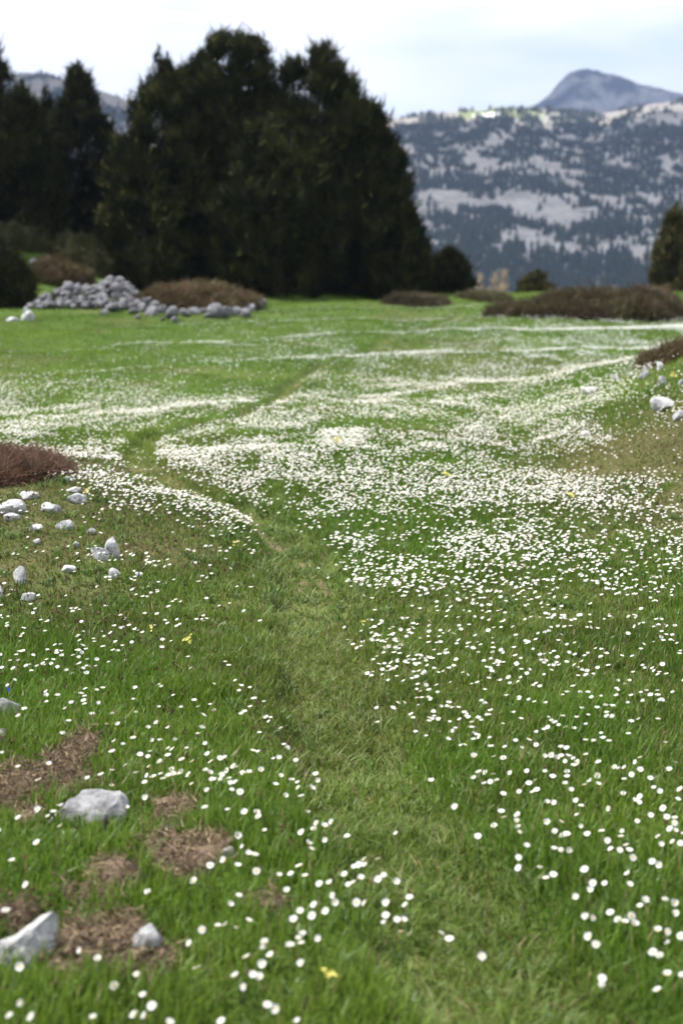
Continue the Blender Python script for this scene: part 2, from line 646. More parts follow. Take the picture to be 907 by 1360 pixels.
ym = np.concatenate([np.linspace(805, 2530, 330), np.linspace(2550, 3300, 12)])
sm = np.linspace(-1, 1, 340)
Ym = np.repeat(ym[:, None], len(sm), 1)
Xm = (.29 * Ym) * (sm + 2.5 * np.sign(sm) * np.abs(sm) ** 13)[None, :]
Zm = mountain_height(Xm, Ym)
Um = 453.5 + F_PX * Xm / Ym
al = np.zeros(Xm.shape)
colm = np.zeros(Xm.shape + (3,))
# green turf on the bright plateau below the ridge, a snow patch beside it
gz = sst(590, 612, Um) * sst(745, 690, Um) * sst(2345, 2385, Ym + 50 * (fbm(Xm / 30., Ym / 60., 12, 3) - .5))
al = np.maximum(al, gz * .85)
colm += np.array([.19, .23, .065])
# pinkish rock and thin turf along the ridge; colour darkened to offset the sunlight
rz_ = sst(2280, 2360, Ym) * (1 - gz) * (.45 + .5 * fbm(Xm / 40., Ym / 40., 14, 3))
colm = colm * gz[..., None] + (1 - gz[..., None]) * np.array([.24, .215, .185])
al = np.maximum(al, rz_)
# turf and scrub in the lower valley
vz = sst(1050, 900, Ym)
colm = lerp(colm, np.array([.07, .075, .04]), vz)
al = np.maximum(al, vz * .75)
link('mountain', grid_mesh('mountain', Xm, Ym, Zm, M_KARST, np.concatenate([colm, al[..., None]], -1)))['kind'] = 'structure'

# the rocky peak behind
yk = np.linspace(3600, 5000, 110)
sk = np.linspace(-1, 1, 260)
Yk = np.repeat(yk[:, None], 260, 1)
Xk = 620 + 1250 * np.repeat(sk[None], 110, 0)
Uk = 453.5 + F_PX * Xk / 4200.
pv = np.interp(Uk, [390, 550, 630, 682, 704, 722, 733, 743, 757, 778, 796, 818, 840, 868, 898, 960, 1100], [238, 208, 178, 160, 147, 133, 119, 109, 105, 109, 114, 121, 126, 131, 138, 158, 208])
pk = CAM_H + (HORIZON - pv) / F_PX * 4200
Zk = pk * (1 - .55 * sst(4200, 3600, Yk)) * (1 - .3 * sst(4200, 5000, Yk)) - 60 * sst(4150, 3600, Yk)
Zk += (fbm(Xk / 130., Yk / 170., 33, 5) - .5) * 95 * sst(4180, 3900, Yk)
Zk += (1 - np.abs(2 * fbm(Xk / 60., Yk / 90., 35, 4) - 1) - .7) * 75 * sst(4195, 4020, Yk)
ak = np.zeros(Xk.shape)
ck = np.zeros(Xk.shape + (3,)) + np.array([.032, .032, .034])
ak = .38 + .62 * sst(.40, .56, fbm(Xk / 85., (Yk + 3 * Zk) / 110., 36, 4))
link('peak', grid_mesh('peak', Xk, Yk, Zk, M_KARST, np.concatenate([ck, np.clip(ak, 0, 1)[..., None]], -1)))['kind'] = 'structure'


def m_snow():
    return plain_mat('old_snow', (.82, .83, .85), .6, .05, .2)


def mountain_spot(u, y):
    x = (u - 453.5) / F_PX * y
    return x, y, float(mountain_height(np.array(x), np.array(y)))


def snow_patch():
    xs = np.linspace(621, 655, 24)
    t = np.linspace(-1, 1, 7)
    V = []
    for i, u in enumerate(xs):
        x = (u - 453.5) / F_PX * 2405
        wdt = 30 * (1 - abs((i - 11.5) / 12) ** 4) * (.8 + .3 * random.random())
        for q in t:
            yy = 2405 + q * wdt
            V.append((x + random.uniform(-1, 1), yy, float(mountain_height(np.array(x), np.array(yy))) + 5.5 - 3.5 * q * q))
    i = np.arange(24 * 7).reshape(24, 7)
    F = np.stack([i[:-1, :-1], i[1:, :-1], i[1:, 1:], i[:-1, 1:]], -1).reshape(-1, 4)
    o = link('snow_patch', np_mesh('snow_patch', V, [F], m_snow()))
    tag(o, 'bright white snow patch on the sunlit turf just below the far ridge', 'snow patch')


snow_patch()


# ------------------------------------------------------------------ clouds that shade the far slopes (above the haze)
def cloud_mat():
    m, nt, out = new_mat('cloud')
    df = N(nt, 'ShaderNodeBsdfDiffuse')
    df.inputs[0].default_value = (.95, .95, .95, 1)
    tr = N(nt, 'ShaderNodeBsdfTranslucent')
    tr.inputs[0].default_value = (.95, .95, .95, 1)
    mx = N(nt, 'ShaderNodeMixShader', i_Fac=.66)
    L(nt, df.outputs[0], mx.inputs[1])
    L(nt, tr.outputs[0], mx.inputs[2])
    L(nt, mx.outputs[0], out.inputs[0])
    return m


M_CLOUD = cloud_mat()


def cloud(cx, cy_, rx, ry, z, thick, seed, front_cut=None, label=''):
    n = 90
    g = np.linspace(-1.15, 1.15, n)
    A, B = np.meshgrid(g, g)
    rr = np.maximum(np.abs(A) ** 3.5 + np.abs(B) ** 3.5, 1e-6) ** (1 / 3.5)
    k = 1 + .13 * (fbm(A * 3 + 5, B * 3, seed, 4) - .5)
    body = np.clip(1 - rr * k, 0, 1) ** .5
    X, Y = cx + A * rx, cy_ + B * ry
    top = z + body * thick * (.6 + .9 * fbm(A * 6, B * 6, seed + 3, 4))
    bot = z - body * thick * .22 * (.5 + fbm(A * 7, B * 7, seed + 5, 3)) - .5
    keep = (body > .02).reshape(-1)
    V = np.concatenate([np.stack([X, Y, top], -1).reshape(-1, 3), np.stack([X, Y, bot], -1).reshape(-1, 3)])
    i = np.arange(n * n).reshape(n, n)
    F = np.stack([i[:-1, :-1], i[:-1, 1:], i[1:, 1:], i[1:, :-1]], -1).reshape(-1, 4)
    F = F[keep[F].any(1)]
    o = link('cloud', np_mesh('cloud', V, [F, F[:, ::-1] + n * n], M_CLOUD))
    tag(o, label, 'cloud', kind='stuff')
    return o


def cloud_over(x0, x1, y0, y1, z_ground, alt, thick, seed, label):
    sh = (alt - z_ground) / to_sun.z
    dx, dy = to_sun.x * sh, to_sun.y * sh
    cloud((x0 + x1) / 2 + dx, (y0 + y1) / 2 + dy, (x1 - x0) / 2, (y1 - y0) / 2, alt, thick, seed, None, label)


cloud_over(-900, 1150, 560, 2330, 60, 640, 160, 3, 'broad white cloud over the shaded mountain slopes')
cloud_over(-1000, -230, 2050, 2720, 220, 660, 150, 5, 'white cloud over the left hill behind the pines')
cloud_over(200, 1500, 3500, 4700, 330, 760, 170, 8, 'white cloud over the shaded far peak')


# ------------------------------------------------------------------ rocks
def rock_mesh(name, seed, dims, mat, sub=3, cuts=9, rough=.10, pts=None):
    rnd = random.Random(seed)
    bm = bmesh.new()
    sc_big = True
    if pts:
        for p in pts:
            bm.verts.new(p)
        r = bmesh.ops.convex_hull(bm, input=bm.verts)
        bmesh.ops.delete(bm, geom=list({g for g in r['geom_interior'] if isinstance(g, bmesh.types.BMVert)}), context='VERTS')
        bmesh.ops.triangulate(bm, faces=bm.faces)
        for _ in range(3 if sc_big else 2):
            bmesh.ops.subdivide_edges(bm, edges=bm.edges, cuts=1, use_grid_fill=True)
            bmesh.ops.smooth_vert(bm, verts=bm.verts, factor=.10, use_axis_x=True, use_axis_y=True, use_axis_z=True)
    else:
        bmesh.ops.create_icosphere(bm, subdivisions=sub, radius=1)
        planes = []
        for _ in range(cuts):
            d = Vector((rnd.gauss(0, 1), rnd.gauss(0, 1), rnd.gauss(0, .8))).normalized()
            planes.append((d, rnd.uniform(.45, .80)))
        for v in bm.verts:
            for d, h in planes:
                t = v.co.dot(d)
                if t > h:
                    v.co -= d * (t - h) * .84
    sc = max(dims)
    off = Vector((rnd.uniform(-50, 50), rnd.uniform(-50, 50), rnd.uniform(-50, 50)))
    from mathutils import noise as mn
    bm.normal_update()
    for v in bm.verts:
        q = v.co if not pts else v.co / sc
        n = mn.fractal(q * 2.2 + off, .7, 2.1, 4) * rough + mn.noise(q * 6 + off) * rough * .5 - max(0, mn.noise(q * 3.1 - off) - .25) * rough * 1.6
        v.co += v.normal * n * (1 if not pts else sc)
    if not pts:
        for v in bm.verts:
            v.co = Vector((v.co.x * dims[0] / 2, v.co.y * dims[1] / 2, v.co.z * dims[2] / 2))
    me = bpy.data.meshes.new(name)
    bm.to_mesh(me)
    bm.free()
    me.materials.append(mat)
    me.polygons.foreach_set('use_smooth', np.ones(len(me.polygons), bool))
    try:
        me.set_sharp_from_angle(angle=radians(34))
    except Exception:
        pass
    return me


ROCKS = []      # x, y, radius: no grass or flowers grow there


def rock(u, v, w, h, label, seed, dark=False, rz=None, depth=.8, sink=.38, group=None, rx=0., name='rock', pts=None):
    """rock whose foot is seen at (u, v), w x h pixels of the photograph"""
    p = on_ground(u, v)
    k = p.y / F_PX
    wm, hm = w * k, h * k
    hm *= .8 if v < 900 else 1
    full = hm / (1 - sink)
    me = rock_mesh(name, seed, (wm * 1.12, wm * depth, full * 1.16), M_ROCK_PALE if v < 900 else M_ROCK, 3, 12, .085)
    o = link(name, me, loc=(p.x, p.y + wm * depth * .3, p.z + full * (.5 - sink) + .008))
    o.rotation_euler = (rx, random.Random(seed).uniform(-.12, .12), rz if rz is not None else random.Random(seed).uniform(-.4, .4))
    tag(o, label, 'rock', group)
    ROCKS.append((p.x, p.y + wm * depth * .3, wm * .5))
    return o


def hull_rock(u, v, pts, label, seed, rough=.045):
    p = on_ground(u, v)
    k = p.y / F_PX
    q = [Vector((a[0] * 1.08, a[1], a[2] * .92)) * k for a in pts]
    dims = [max(abs(a.x) for a in q) * 2, max(abs(a.y) for a in q) * 2, max(abs(a.z) for a in q) * 2]
    me = rock_mesh('rock', seed, dims, M_ROCK, rough=rough, pts=q)
    o = link('rock', me, loc=p)
    tag(o, label, 'rock')
    ROCKS.append((p.x, p.y + dims[1] * .3, dims[0] * .36))
    return o


# long slab with a slanting left end and a dark cleft end on the right (pixel units, x right, y deep, z up)
hull_rock(112, 1092, [(-56, 10, -14), (-50, -14, -12), (-44, 30, 4), (-20, -20, 30), (-12, 6, 42), (-18, 34, 38), (40, -20, 28), (46, 2, 38), (38, 36, 40),
                      (54, 0, 20), (50, 34, 24), (54, -8, -14), (-10, -26, -14), (46, -22, -14), (0, 44, -10)],
          'long grey limestone slab with a slanted end lying in the near grass', 11).rotation_euler = (0, 0, -.28)
hull_rock(30, 1272, [(-60, 20, -25), (-44, -20, -25), (-40, 10, 18), (-14, -18, 28), (0, 16, 44), (30, -8, 66), (42, 14, 72), (50, 26, 60), (40, -14, 20),
                     (34, -22, -25), (48, 22, -25), (-20, -34, -25)],
          'big wedge of pale limestone rising to a point above the brown litter', 12)
hull_rock(197, 1272, [(-22, -2, 4), (-18, -14, 26), (-20, 12, 34), (-6, -12, 50), (4, 10, 56), (18, -8, 42), (22, 10, 30), (16, -16, 12), (4, -22, -8),
                      (-8, -12, -10), (14, 12, -14), (-12, 18, -12)],
          'rounded upright white stone standing in the brown litter patch', 13, .06)
rock(10, 957, 40, 26, 'speckled white rock above the brown litter, cut by the picture edge', 14, rz=.2)
rock(4, 993, 26, 18, 'small grey rock just below the speckled white rock', 15)
rock(302, 1150, 24, 18, 'small white stone beside the reddish brown litter patch', 16, rz=.7)
rock(226, 1110, 20, 10, 'small bluish grey stone sunk in the brown litter', 17)
rock(131, 744, 26, 20, 'broader half of the touching pair of white rocks on the hummock', 18, depth=.9)
rock(149, 741, 24, 30, 'taller pointed half of the touching pair of white rocks on the hummock', 19, rz=.9)
rock(70, 682, 31, 16, 'flat white rock in the middle of the hummock top', 20)
rock(8, 684, 46, 22, 'largest white rock on the hummock top, at the photo edge', 21, rz=.1)
rock(16, 692, 22, 12, 'small pale stone in front of the largest rock on the hummock', 22)
rock(101, 669, 34, 13, 'low white rock with a dark hollow beside it near the hummock crest', 23)
rock(37, 664, 32, 9, 'thin flat grey rock almost level with the hummock turf', 24)
rock(98, 655, 24, 8, 'thin white slab on the hummock crest behind the low white rock', 25)
rock(92, 642, 18, 10, 'small pale stone in the dark hollow below the dry juniper', 26)
rock(86, 704, 26, 14, 'grey rock in a shady hollow of the hummock', 27)
rock(48, 707, 20, 9, 'little grey rock left of the shady hollow on the hummock', 28)
rock(121, 711, 13, 8, 'tiny white stone right of the shady hollow', 29)
rock(101, 728, 9, 10, 'narrow upright white stone above the touching pair of rocks', 30)
rock(92, 762, 24, 12, 'pale rock half sunk in the turf below the touching pair', 31)
rock(28, 776, 26, 24, 'grey leaning rock at a grassy tuft on the hummock foot', 32, rz=-.6)
rock(38, 800, 24, 10, 'flat pinkish white stone in the grass at the hummock foot', 33)
rock(0, 800, 10, 22, 'upright white rock showing only its edge beside the grass tuft', 34)
rock(151, 770, 22, 13, 'rounded white rock alone below the touching pair', 35)
rock(184, 768, 14, 6, 'small thin pale stone right of the lone rounded rock', 36)
rock(50, 725, 12, 7, 'tiny white stone above the flower patch on the hummock', 37)
# the bank on the right
rock(880, 545, 42, 22, 'largest white limestone block among the flowers on the right bank', 40, rz=.35)
rock(903, 558, 22, 13, 'white rock below the largest block on the bank', 41)
rock(855, 503, 17, 17, 'upright white rock below the small brown juniper', 42)
rock(877, 492, 13, 11, 'small white rock at the foot of the small brown juniper', 43)
rock(878, 514, 18, 16, 'tilted white rock between the juniper and the flower band', 44, rz=.6)
rock(785, 523, 24, 9, 'flat white rock at the lower end of the row on the bank', 45)
rock(818, 506, 14, 9, 'small pale rock at the dark turf edge of the bank', 46)
rock(777, 579, 16, 6, 'thin white stone alone in the brownish turf of the bank', 47)
rock(905, 512, 10, 9, 'white stone at the top of the flower band on the bank', 48)
rock(838, 500, 12, 6, 'narrow white stone along the turf edge of the bank', 49)
# left, far side of the meadow
rock(36, 427, 19, 16, 'round grey rock alone on the far grass left of the heap', 50)
rock(17, 427, 17, 8, 'low grey rock left of the round rock', 51)
rock(34, 414, 9, 7, 'small grey rock behind the round rock', 52)

for i, (u, v, w, h) in enumerate([(72, 322, 18, 11), (84, 327, 16, 10), (66, 314, 12, 9), (44, 350, 12, 8), (54, 358, 22, 8), (68, 366, 13, 7), (63, 345, 12, 6)]):
    rock(u, v, w, h, 'weathered grey boulder among the low junipers under the pines', 60 + i, group='boulders under the pines')

# loose heap of stones and the row along the big juniper
HEAP = [rock_mesh('heap_stone', 100 + i, (1, random.uniform(.6, 1), random.uniform(.45, .85)), M_ROCK_FAR, 2, 12, .10) for i in range(10)]


def heap_stone(x, y, z, s, label, group, rnd):
    o = link('heap_stone', rnd.choice(HEAP), loc=(x, y, z))
    o.scale = (s, s * rnd.uniform(.8, 1.1), s * rnd.uniform(.75, 1.1))
    o.rotation_euler = (rnd.uniform(-.5, .5), rnd.uniform(-.5, .5), rnd.uniform(0, 6.28))
    tag(o, label, 'rock', group)


rnd = random.Random(5)
hc = on_ground(128, 404)


def heap_top(x, y):
    """loose heap: a tall mound with a long low tail to the left"""
    a = .52 * math.exp(-((x - hc.x - .30) / .58) ** 2 - ((y - hc.y - .25) / .8) ** 2)
    b = .42 * math.exp(-((x - hc.x + .45) / .60) ** 2 - ((y - hc.y) / .75) ** 2)
    return max(a, b)


n = 0
while n < 295:
    x, y = hc.x + rnd.uniform(-1.2, 1.15), hc.y + rnd.uniform(-1.0, .7)
    t = heap_top(x, y)
    if t < .06 and rnd.random() > .18:
        continue
    z = float(base_height(x, y)) + t * rnd.uniform(.25, 1.0) ** .5 + .01
    heap_stone(x, y, z, (rnd.uniform(.12, .24) if rnd.random() < .7 else rnd.uniform(.22, .32)), 'grey limestone block in the loose heap below the dark pines', 'stones of the loose heap', rnd)
    n += 1
for (u, v, s) in [(150, 414, 24), (163, 411, 20), (178, 418, 18), (190, 414, 22), (203, 420, 22), (215, 416, 20), (228, 424, 30), (231, 411, 20), (246, 421, 22), (258, 419, 20),
                  (270, 417, 16), (277, 423, 14), (288, 422, 32), (302, 420, 22), (316, 419, 20), (327, 421, 24), (343, 411, 22), (348, 406, 16), (240, 412, 18), (299, 412, 20),
                  (333, 415, 18), (140, 419, 14), (183, 424, 10), (217, 427, 9), (233, 429, 12), (205, 411, 18), (262, 411, 18), (318, 411, 20)]:
    p = on_ground(u, v)
    s *= p.y / F_PX * 1.15
    end = 'next to the heap' if u < 212 else ('below its middle' if u < 285 else 'at its end away from the heap')
    heap_stone(p.x, p.y, p.z + s * .22, s, 'grey block in the row along the juniper mat, ' + end, 'stones along the juniper mat, ' + end, rnd)
ROCKS += [(hc.x - .45, hc.y, .85), (hc.x + .35, hc.y + .2, .85), (hc.x, hc.y + .3, .9)]
RK = np.array(ROCKS)


def rock_mask(x, y, grow=0.):
    m = np.zeros(len(x), bool)
    for cx, cy_, r in RK:
        m |= (x - cx) ** 2 + (y - cy_ + r * grow * .5) ** 2 < (r * (.92 + grow)) ** 2
    return m


# ------------------------------------------------------------------ foliage clumps
def unit(v):
    return v / np.maximum(np.linalg.norm(v, axis=-1, keepdims=True), 1e-9)


def sprays(P, D, length, width, per, spread, tint, rng, jitter=.3):
    """at every point P a spray of narrow leaves around direction D; returns verts, tris, tints"""
    n = len(P)
    P = np.repeat(P, per, 0)
    D = np.repeat(D, per, 0)
    Ln = np.repeat(np.broadcast_to(length, (n,)), per) * rng.uniform(.6, 1.15, n * per)
    d = unit(D + rng.normal(0, spread, (n * per, 3)))
    side = unit(np.cross(d, rng.normal(0, 1, (n * per, 3))))
    wd = (np.broadcast_to(width, (n,)).repeat(per) * rng.uniform(.7, 1.3, n * per))[:, None]
    b = P + rng.normal(0, 1, P.shape) * (Ln * jitter)[:, None]
    V = np.stack([b - side * wd * .5, b + side * wd * .5, b + d * Ln[:, None]], 1).reshape(-1, 3)
    F = np.arange(n * per * 3).reshape(-1, 3)
    t = np.repeat(tint, per, 0) * rng.uniform(.75, 1.3, (n * per, 1))
    return V, F, np.repeat(t, 3, 0)


def tube_bm(bm, pts, radii, seg=7):
    rings = []
    for i, p in enumerate(pts):
        a = pts[max(0, i - 1)]
        b = pts[min(len(pts) - 1, i + 1)]
        d = (Vector(b) - Vector(a)).normalized()
        up = Vector((0, 0, 1)) if abs(d.z) < .9 else Vector((1, 0, 0))
        s = d.cross(up).normalized()
        t = s.cross(d)
        rings.append([bm.verts.new(Vector(p) + (s * cos(2 * pi * k / seg) + t * sin(2 * pi * k / seg)) * radii[i]) for k in range(seg)])
    for a, b in zip(rings, rings[1:]):
        for k in range(seg):
            bm.faces.new((a[k], a[(k + 1) % seg], b[(k + 1) % seg], b[k]))
    bm.faces.new(rings[-1])
    bm.faces.new(rings[0][::-1])


def bm_mesh(name, bm, mat):
    me = bpy.data.meshes.new(name)
    bmesh.ops.recalc_face_normals(bm, faces=bm.faces)
    bm.to_mesh(me)
    bm.free()
    me.materials.append(mat)
    me.polygons.foreach_set('use_smooth', np.ones(len(me.polygons), bool))
    return me


def pine(name, label, group, loc, H, rad, profile, seed, n=2000, tint=(.012, .0145, .006), tip=(.060, .060, .019), leaf=.25, cat='tree', lean=0., spikes=.35):
    """mountain pine: tapered trunk, limbs, dense crown of upswept needle shoots; profile = (height share, radius share)"""
    rng = np.random.default_rng(seed)
    rd = random.Random(seed)
    root = empty(name, loc, 0)
    tag(root, label, cat, group)
    pt, pr = np.array([p[0] for p in profile]), np.array([p[1] for p in profile])

    def prof(t, a):
        wob = .80 + .42 * vnoise(a * 1.6 + 3, t * 7 + seed, seed) + .16 * (vnoise(a * 5, t * 22, seed + 1) - .5)
        return rad * np.interp(t, pt, pr) * wob
    # trunk
    bm = bmesh.new()
    pts, rr = [], []
    for i in range(9):
        t = i / 8
        pts.append((lean * t * H + rd.uniform(-.02, .02) * H * .3, rd.uniform(-.02, .02) * H * .3, t * H * .86 - .1))
        rr.append(.035 * H * (1 - t) ** .8 + .012)
    tube_bm(bm, pts, rr, 9)
    link('trunk', bm_mesh('trunk', bm, M_BARK), root)
    bm = bmesh.new()
    for i in range(26):
        t = rd.uniform(.06, .9)
        a = rd.uniform(0, 2 * pi)
        r = float(prof(t, a)) * .85
        p0 = Vector((lean * t * H, 0, t * H * .9))
        dr = Vector((cos(a), sin(a), 0))
        tube_bm(bm, [p0, p0 + dr * r * .5 + Vector((0, 0, r * .06)), p0 + dr * r + Vector((0, 0, r * .3))], [.010 * H * (1 - t) + .012, .006 * H * (1 - t) + .008, .006], 5)
    link('limbs', bm_mesh('limbs', bm, M_BARK), root)
    # crown
    t = rng.beta(1.0, 1.35, n * 3)
    keep = rng.uniform(0, 1, n * 3) < np.interp(t, pt, pr) / pr.max() + .12
    t = t[keep][:n]
    m = len(t)
    a = rng.uniform(0, 2 * pi, m)
    depth = 1 - np.abs(rng.normal(0, .17, m)) * (1 + 2.6 * sst(.55, .9, t))
    r = prof(t, a) * np.clip(depth, .15, 1.1)
    # shoots gather in rounded pads at the limb ends: uneven tiers and gaps
    nl = max(40, n // 22)
    lt = rng.beta(1.0, 1.25, nl)
    la = rng.uniform(0, 2 * pi, nl)
    lr = prof(lt, la) * rng.uniform(.72, .98, nl)
    ls_ = rad * rng.uniform(.10, .20, nl) * (.55 + .6 * np.interp(lt, pt, pr))
    which = rng.integers(0, nl, m)
    in_pad = rng.uniform(0, 1, m) < .66
    cl = fbm(a * 2.2 + seed, t * H * 1.1, seed + 9, 3)
    r = r * (.86 + .34 * cl)
    P = np.stack([np.cos(a) * r + lean * t * H, np.sin(a) * r, t * H * .97], 1)
    P[:, 2] += .12 * rad * (r / max(rad, .1)) ** 2 - .05
    off = unit(rng.normal(0, 1, (m, 3)) + np.array([0, 0, .35])) * (rng.uniform(.55, 1.0, m) * ls_[which])[:, None]
    off[:, 2] *= 1.25
    pads = np.stack([np.cos(la) * lr + lean * lt * H, np.sin(la) * lr, lt * H * .95], 1)[which] + off
    P = np.where(in_pad[:, None], pads, P)
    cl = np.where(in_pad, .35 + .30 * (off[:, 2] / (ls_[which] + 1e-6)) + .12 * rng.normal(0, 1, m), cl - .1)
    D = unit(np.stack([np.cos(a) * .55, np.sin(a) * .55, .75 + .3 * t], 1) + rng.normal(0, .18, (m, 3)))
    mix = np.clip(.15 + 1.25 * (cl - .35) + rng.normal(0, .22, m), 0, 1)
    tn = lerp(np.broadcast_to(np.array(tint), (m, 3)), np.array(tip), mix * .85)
    ls = leaf * rng.uniform(.7, 1.3, m)
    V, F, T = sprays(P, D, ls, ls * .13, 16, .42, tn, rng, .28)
    # leaders: pointed tops of the uppermost shoots
    k = int(26 * spikes)
    tl = rng.uniform(.86, 1.0, k)
    al_ = rng.uniform(0, 2 * pi, k)
    rl = prof(np.minimum(tl, .97), al_) * rng.uniform(.1, .95, k)
    P2 = np.stack([np.cos(al_) * rl + lean * tl * H, np.sin(al_) * rl, tl * H * .985], 1)
    P2 = np.concatenate([P2 + np.array([0, 0, q * leaf * .5]) for q in (0, 1)])
    V2, F2, T2 = sprays(P2, np.tile(np.array([[0, 0, 1.]]), (len(P2), 1)), leaf * .65, leaf * .10, 14, .38, np.tile(np.array([tint]), (len(P2), 1)) * 1.2, rng, .16)
    V = np.concatenate([V, V2])
    T = np.concatenate([T, T2])
    F = np.concatenate([F, F2 + len(F) * 3])
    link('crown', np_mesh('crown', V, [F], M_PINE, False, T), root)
    return root


CONE = [(0, .92), (.06, 1.0), (.25, .98), (.45, .87), (.62, .72), (.78, .52), (.9, .30), (1, .08)]
ROUND = [(0, .84), (.08, .96), (.3, 1.0), (.5, .96), (.68, .86), (.82, .72), (.92, .54), (.97, .36), (1, .16)]
BROAD = [(0, .98), (.08, 1.0), (.25, .93), (.42, .82), (.58, .70), (.74, .56), (.88, .42), (.96, .27), (1, .12)]
SPIRE = [(0, .9), (.12, 1.0), (.40, 1.0), (.58, .90), (.70, .76), (.80, .58), (.86, .30), (.93, .20), (1, .05)]
BUSH = [(0, .85), (.2, 1.0), (.45, .98), (.7, .84), (.88, .58), (1, .22)]


def put_pine(name, label, u, top, foot, half, Z, prof, seed, n, group=None, **kw):
    k = Z / F_PX
    x = (u - 453.5) * k
    zt = CAM_H + (HORIZON - top) * k
    zb = CAM_H + (HORIZON - foot) * k
    g = float(base_height(x, Z))
    zb = min(zb, g + .05) if abs(zb - g) > .6 else zb
    zb = g - .05
    H = zt - zb - .26
    return pine(name, label, group, (x, Z, zb), H, max(half * k - .16, half * k * .82), prof, seed, n, **kw)


put_pine('pine_tree', 'leftmost dark pine, tall and open topped, cut by the photo edge', -5, 42, 345, 62, 36.0, ROUND, 201, 2200, spikes=1.2)
put_pine('pine_tree', 'brownish cone-shaped pine standing just right of the leftmost pine', 44, 104, 345, 56, 34.5, CONE, 202, 1900)
put_pine('pine_tree', 'thin small-topped pine squeezed between two bigger pines', 76, 116, 340, 30, 38.5, CONE, 203, 1100)
put_pine('pine_tree', 'pine with a narrow spire top standing in the gap before the pale hill', 117, 84, 335, 56, 38.0, SPIRE, 204, 2600, spikes=.7)
put_pine('pine_tree', 'pointed pine at the left end of the big dark clump', 224, 70, 370, 82, 34.0, CONE, 205, 3000, tip=(.085, .082, .025), spikes=.7)
put_pine('pine_tree', 'tallest round-headed pine in the middle of the big clump', 316, 38, 386, 84, 35.0, ROUND, 206, 4600)
put_pine('pine_tree', 'round-shouldered pine between the pointed and the tallest pine', 272, 70, 382, 60, 36.0, ROUND, 207, 2300)
put_pine('pine_tree', 'broad twin-topped pine right of the tallest pine', 424, 54, 390, 104, 34.5, BROAD, 208, 4600)
put_pine('pine_tree', 'lower pine forming the sloping right shoulder of the big clump', 478, 118, 394, 84, 34.0, BROAD, 209, 3000)
put_pine('pine_tree', 'low pine skirt closing the right end of the big clump', 524, 232, 398, 48, 33.0, CONE, 210, 1500)
put_pine('pine_tree', 'dark pine filling the low front of the clump behind the juniper mat', 372, 150, 388, 90, 33.0, ROUND, 211, 2600)
put_pine('pine_tree', 'unseen pine out of frame, leftmost of two added to shade the heap', -175, 60, 345, 70, 31.0, CONE, 217, 1500)  # unseen pine, added to throw shade on the heap and its slope
put_pine('pine_tree', 'unseen pine out of frame, added for shade next to the leftmost visible pine', -95, 20, 345, 70, 32.5, ROUND, 218, 1700)  # second unseen pine added for the same shade
put_pine('pine_tree', 'shaded pine filling the notch behind the two tallest crowns', 374, 104, 384, 66, 37.5, ROUND, 219, 2200)
put_pine('pine_bush', 'dark low pine bush left of the stone heap', 12, 318, 395, 40, 28.0, BUSH, 212, 1200, cat='bush', leaf=.2)
put_pine('pine_tree', 'small bushy pine beside the right end of the big clump', 593, 320, 410, 32, 36.0, BUSH, 213, 1000, leaf=.2)
put_pine('pine_tree', 'small round pine alone on the meadow crest', 709, 350, 392, 27, 46.0, BUSH, 214, 900, tint=(.034, .035, .013), tip=(.125, .105, .038), leaf=.18)
put_pine('pine_tree', 'olive green pine rising behind the big juniper mat', 888, 264, 380, 36, 47.0, CONE, 215, 1500, tint=(.034, .035, .013), tip=(.125, .105, .038), leaf=.24)
put_pine('pine_tree', 'low olive pine at the photo edge in front of the taller olive pine', 917, 322, 385, 26, 45.0, CONE, 216, 800, tint=(.034, .035, .013), tip=(.125, .105, .038), leaf=.2)


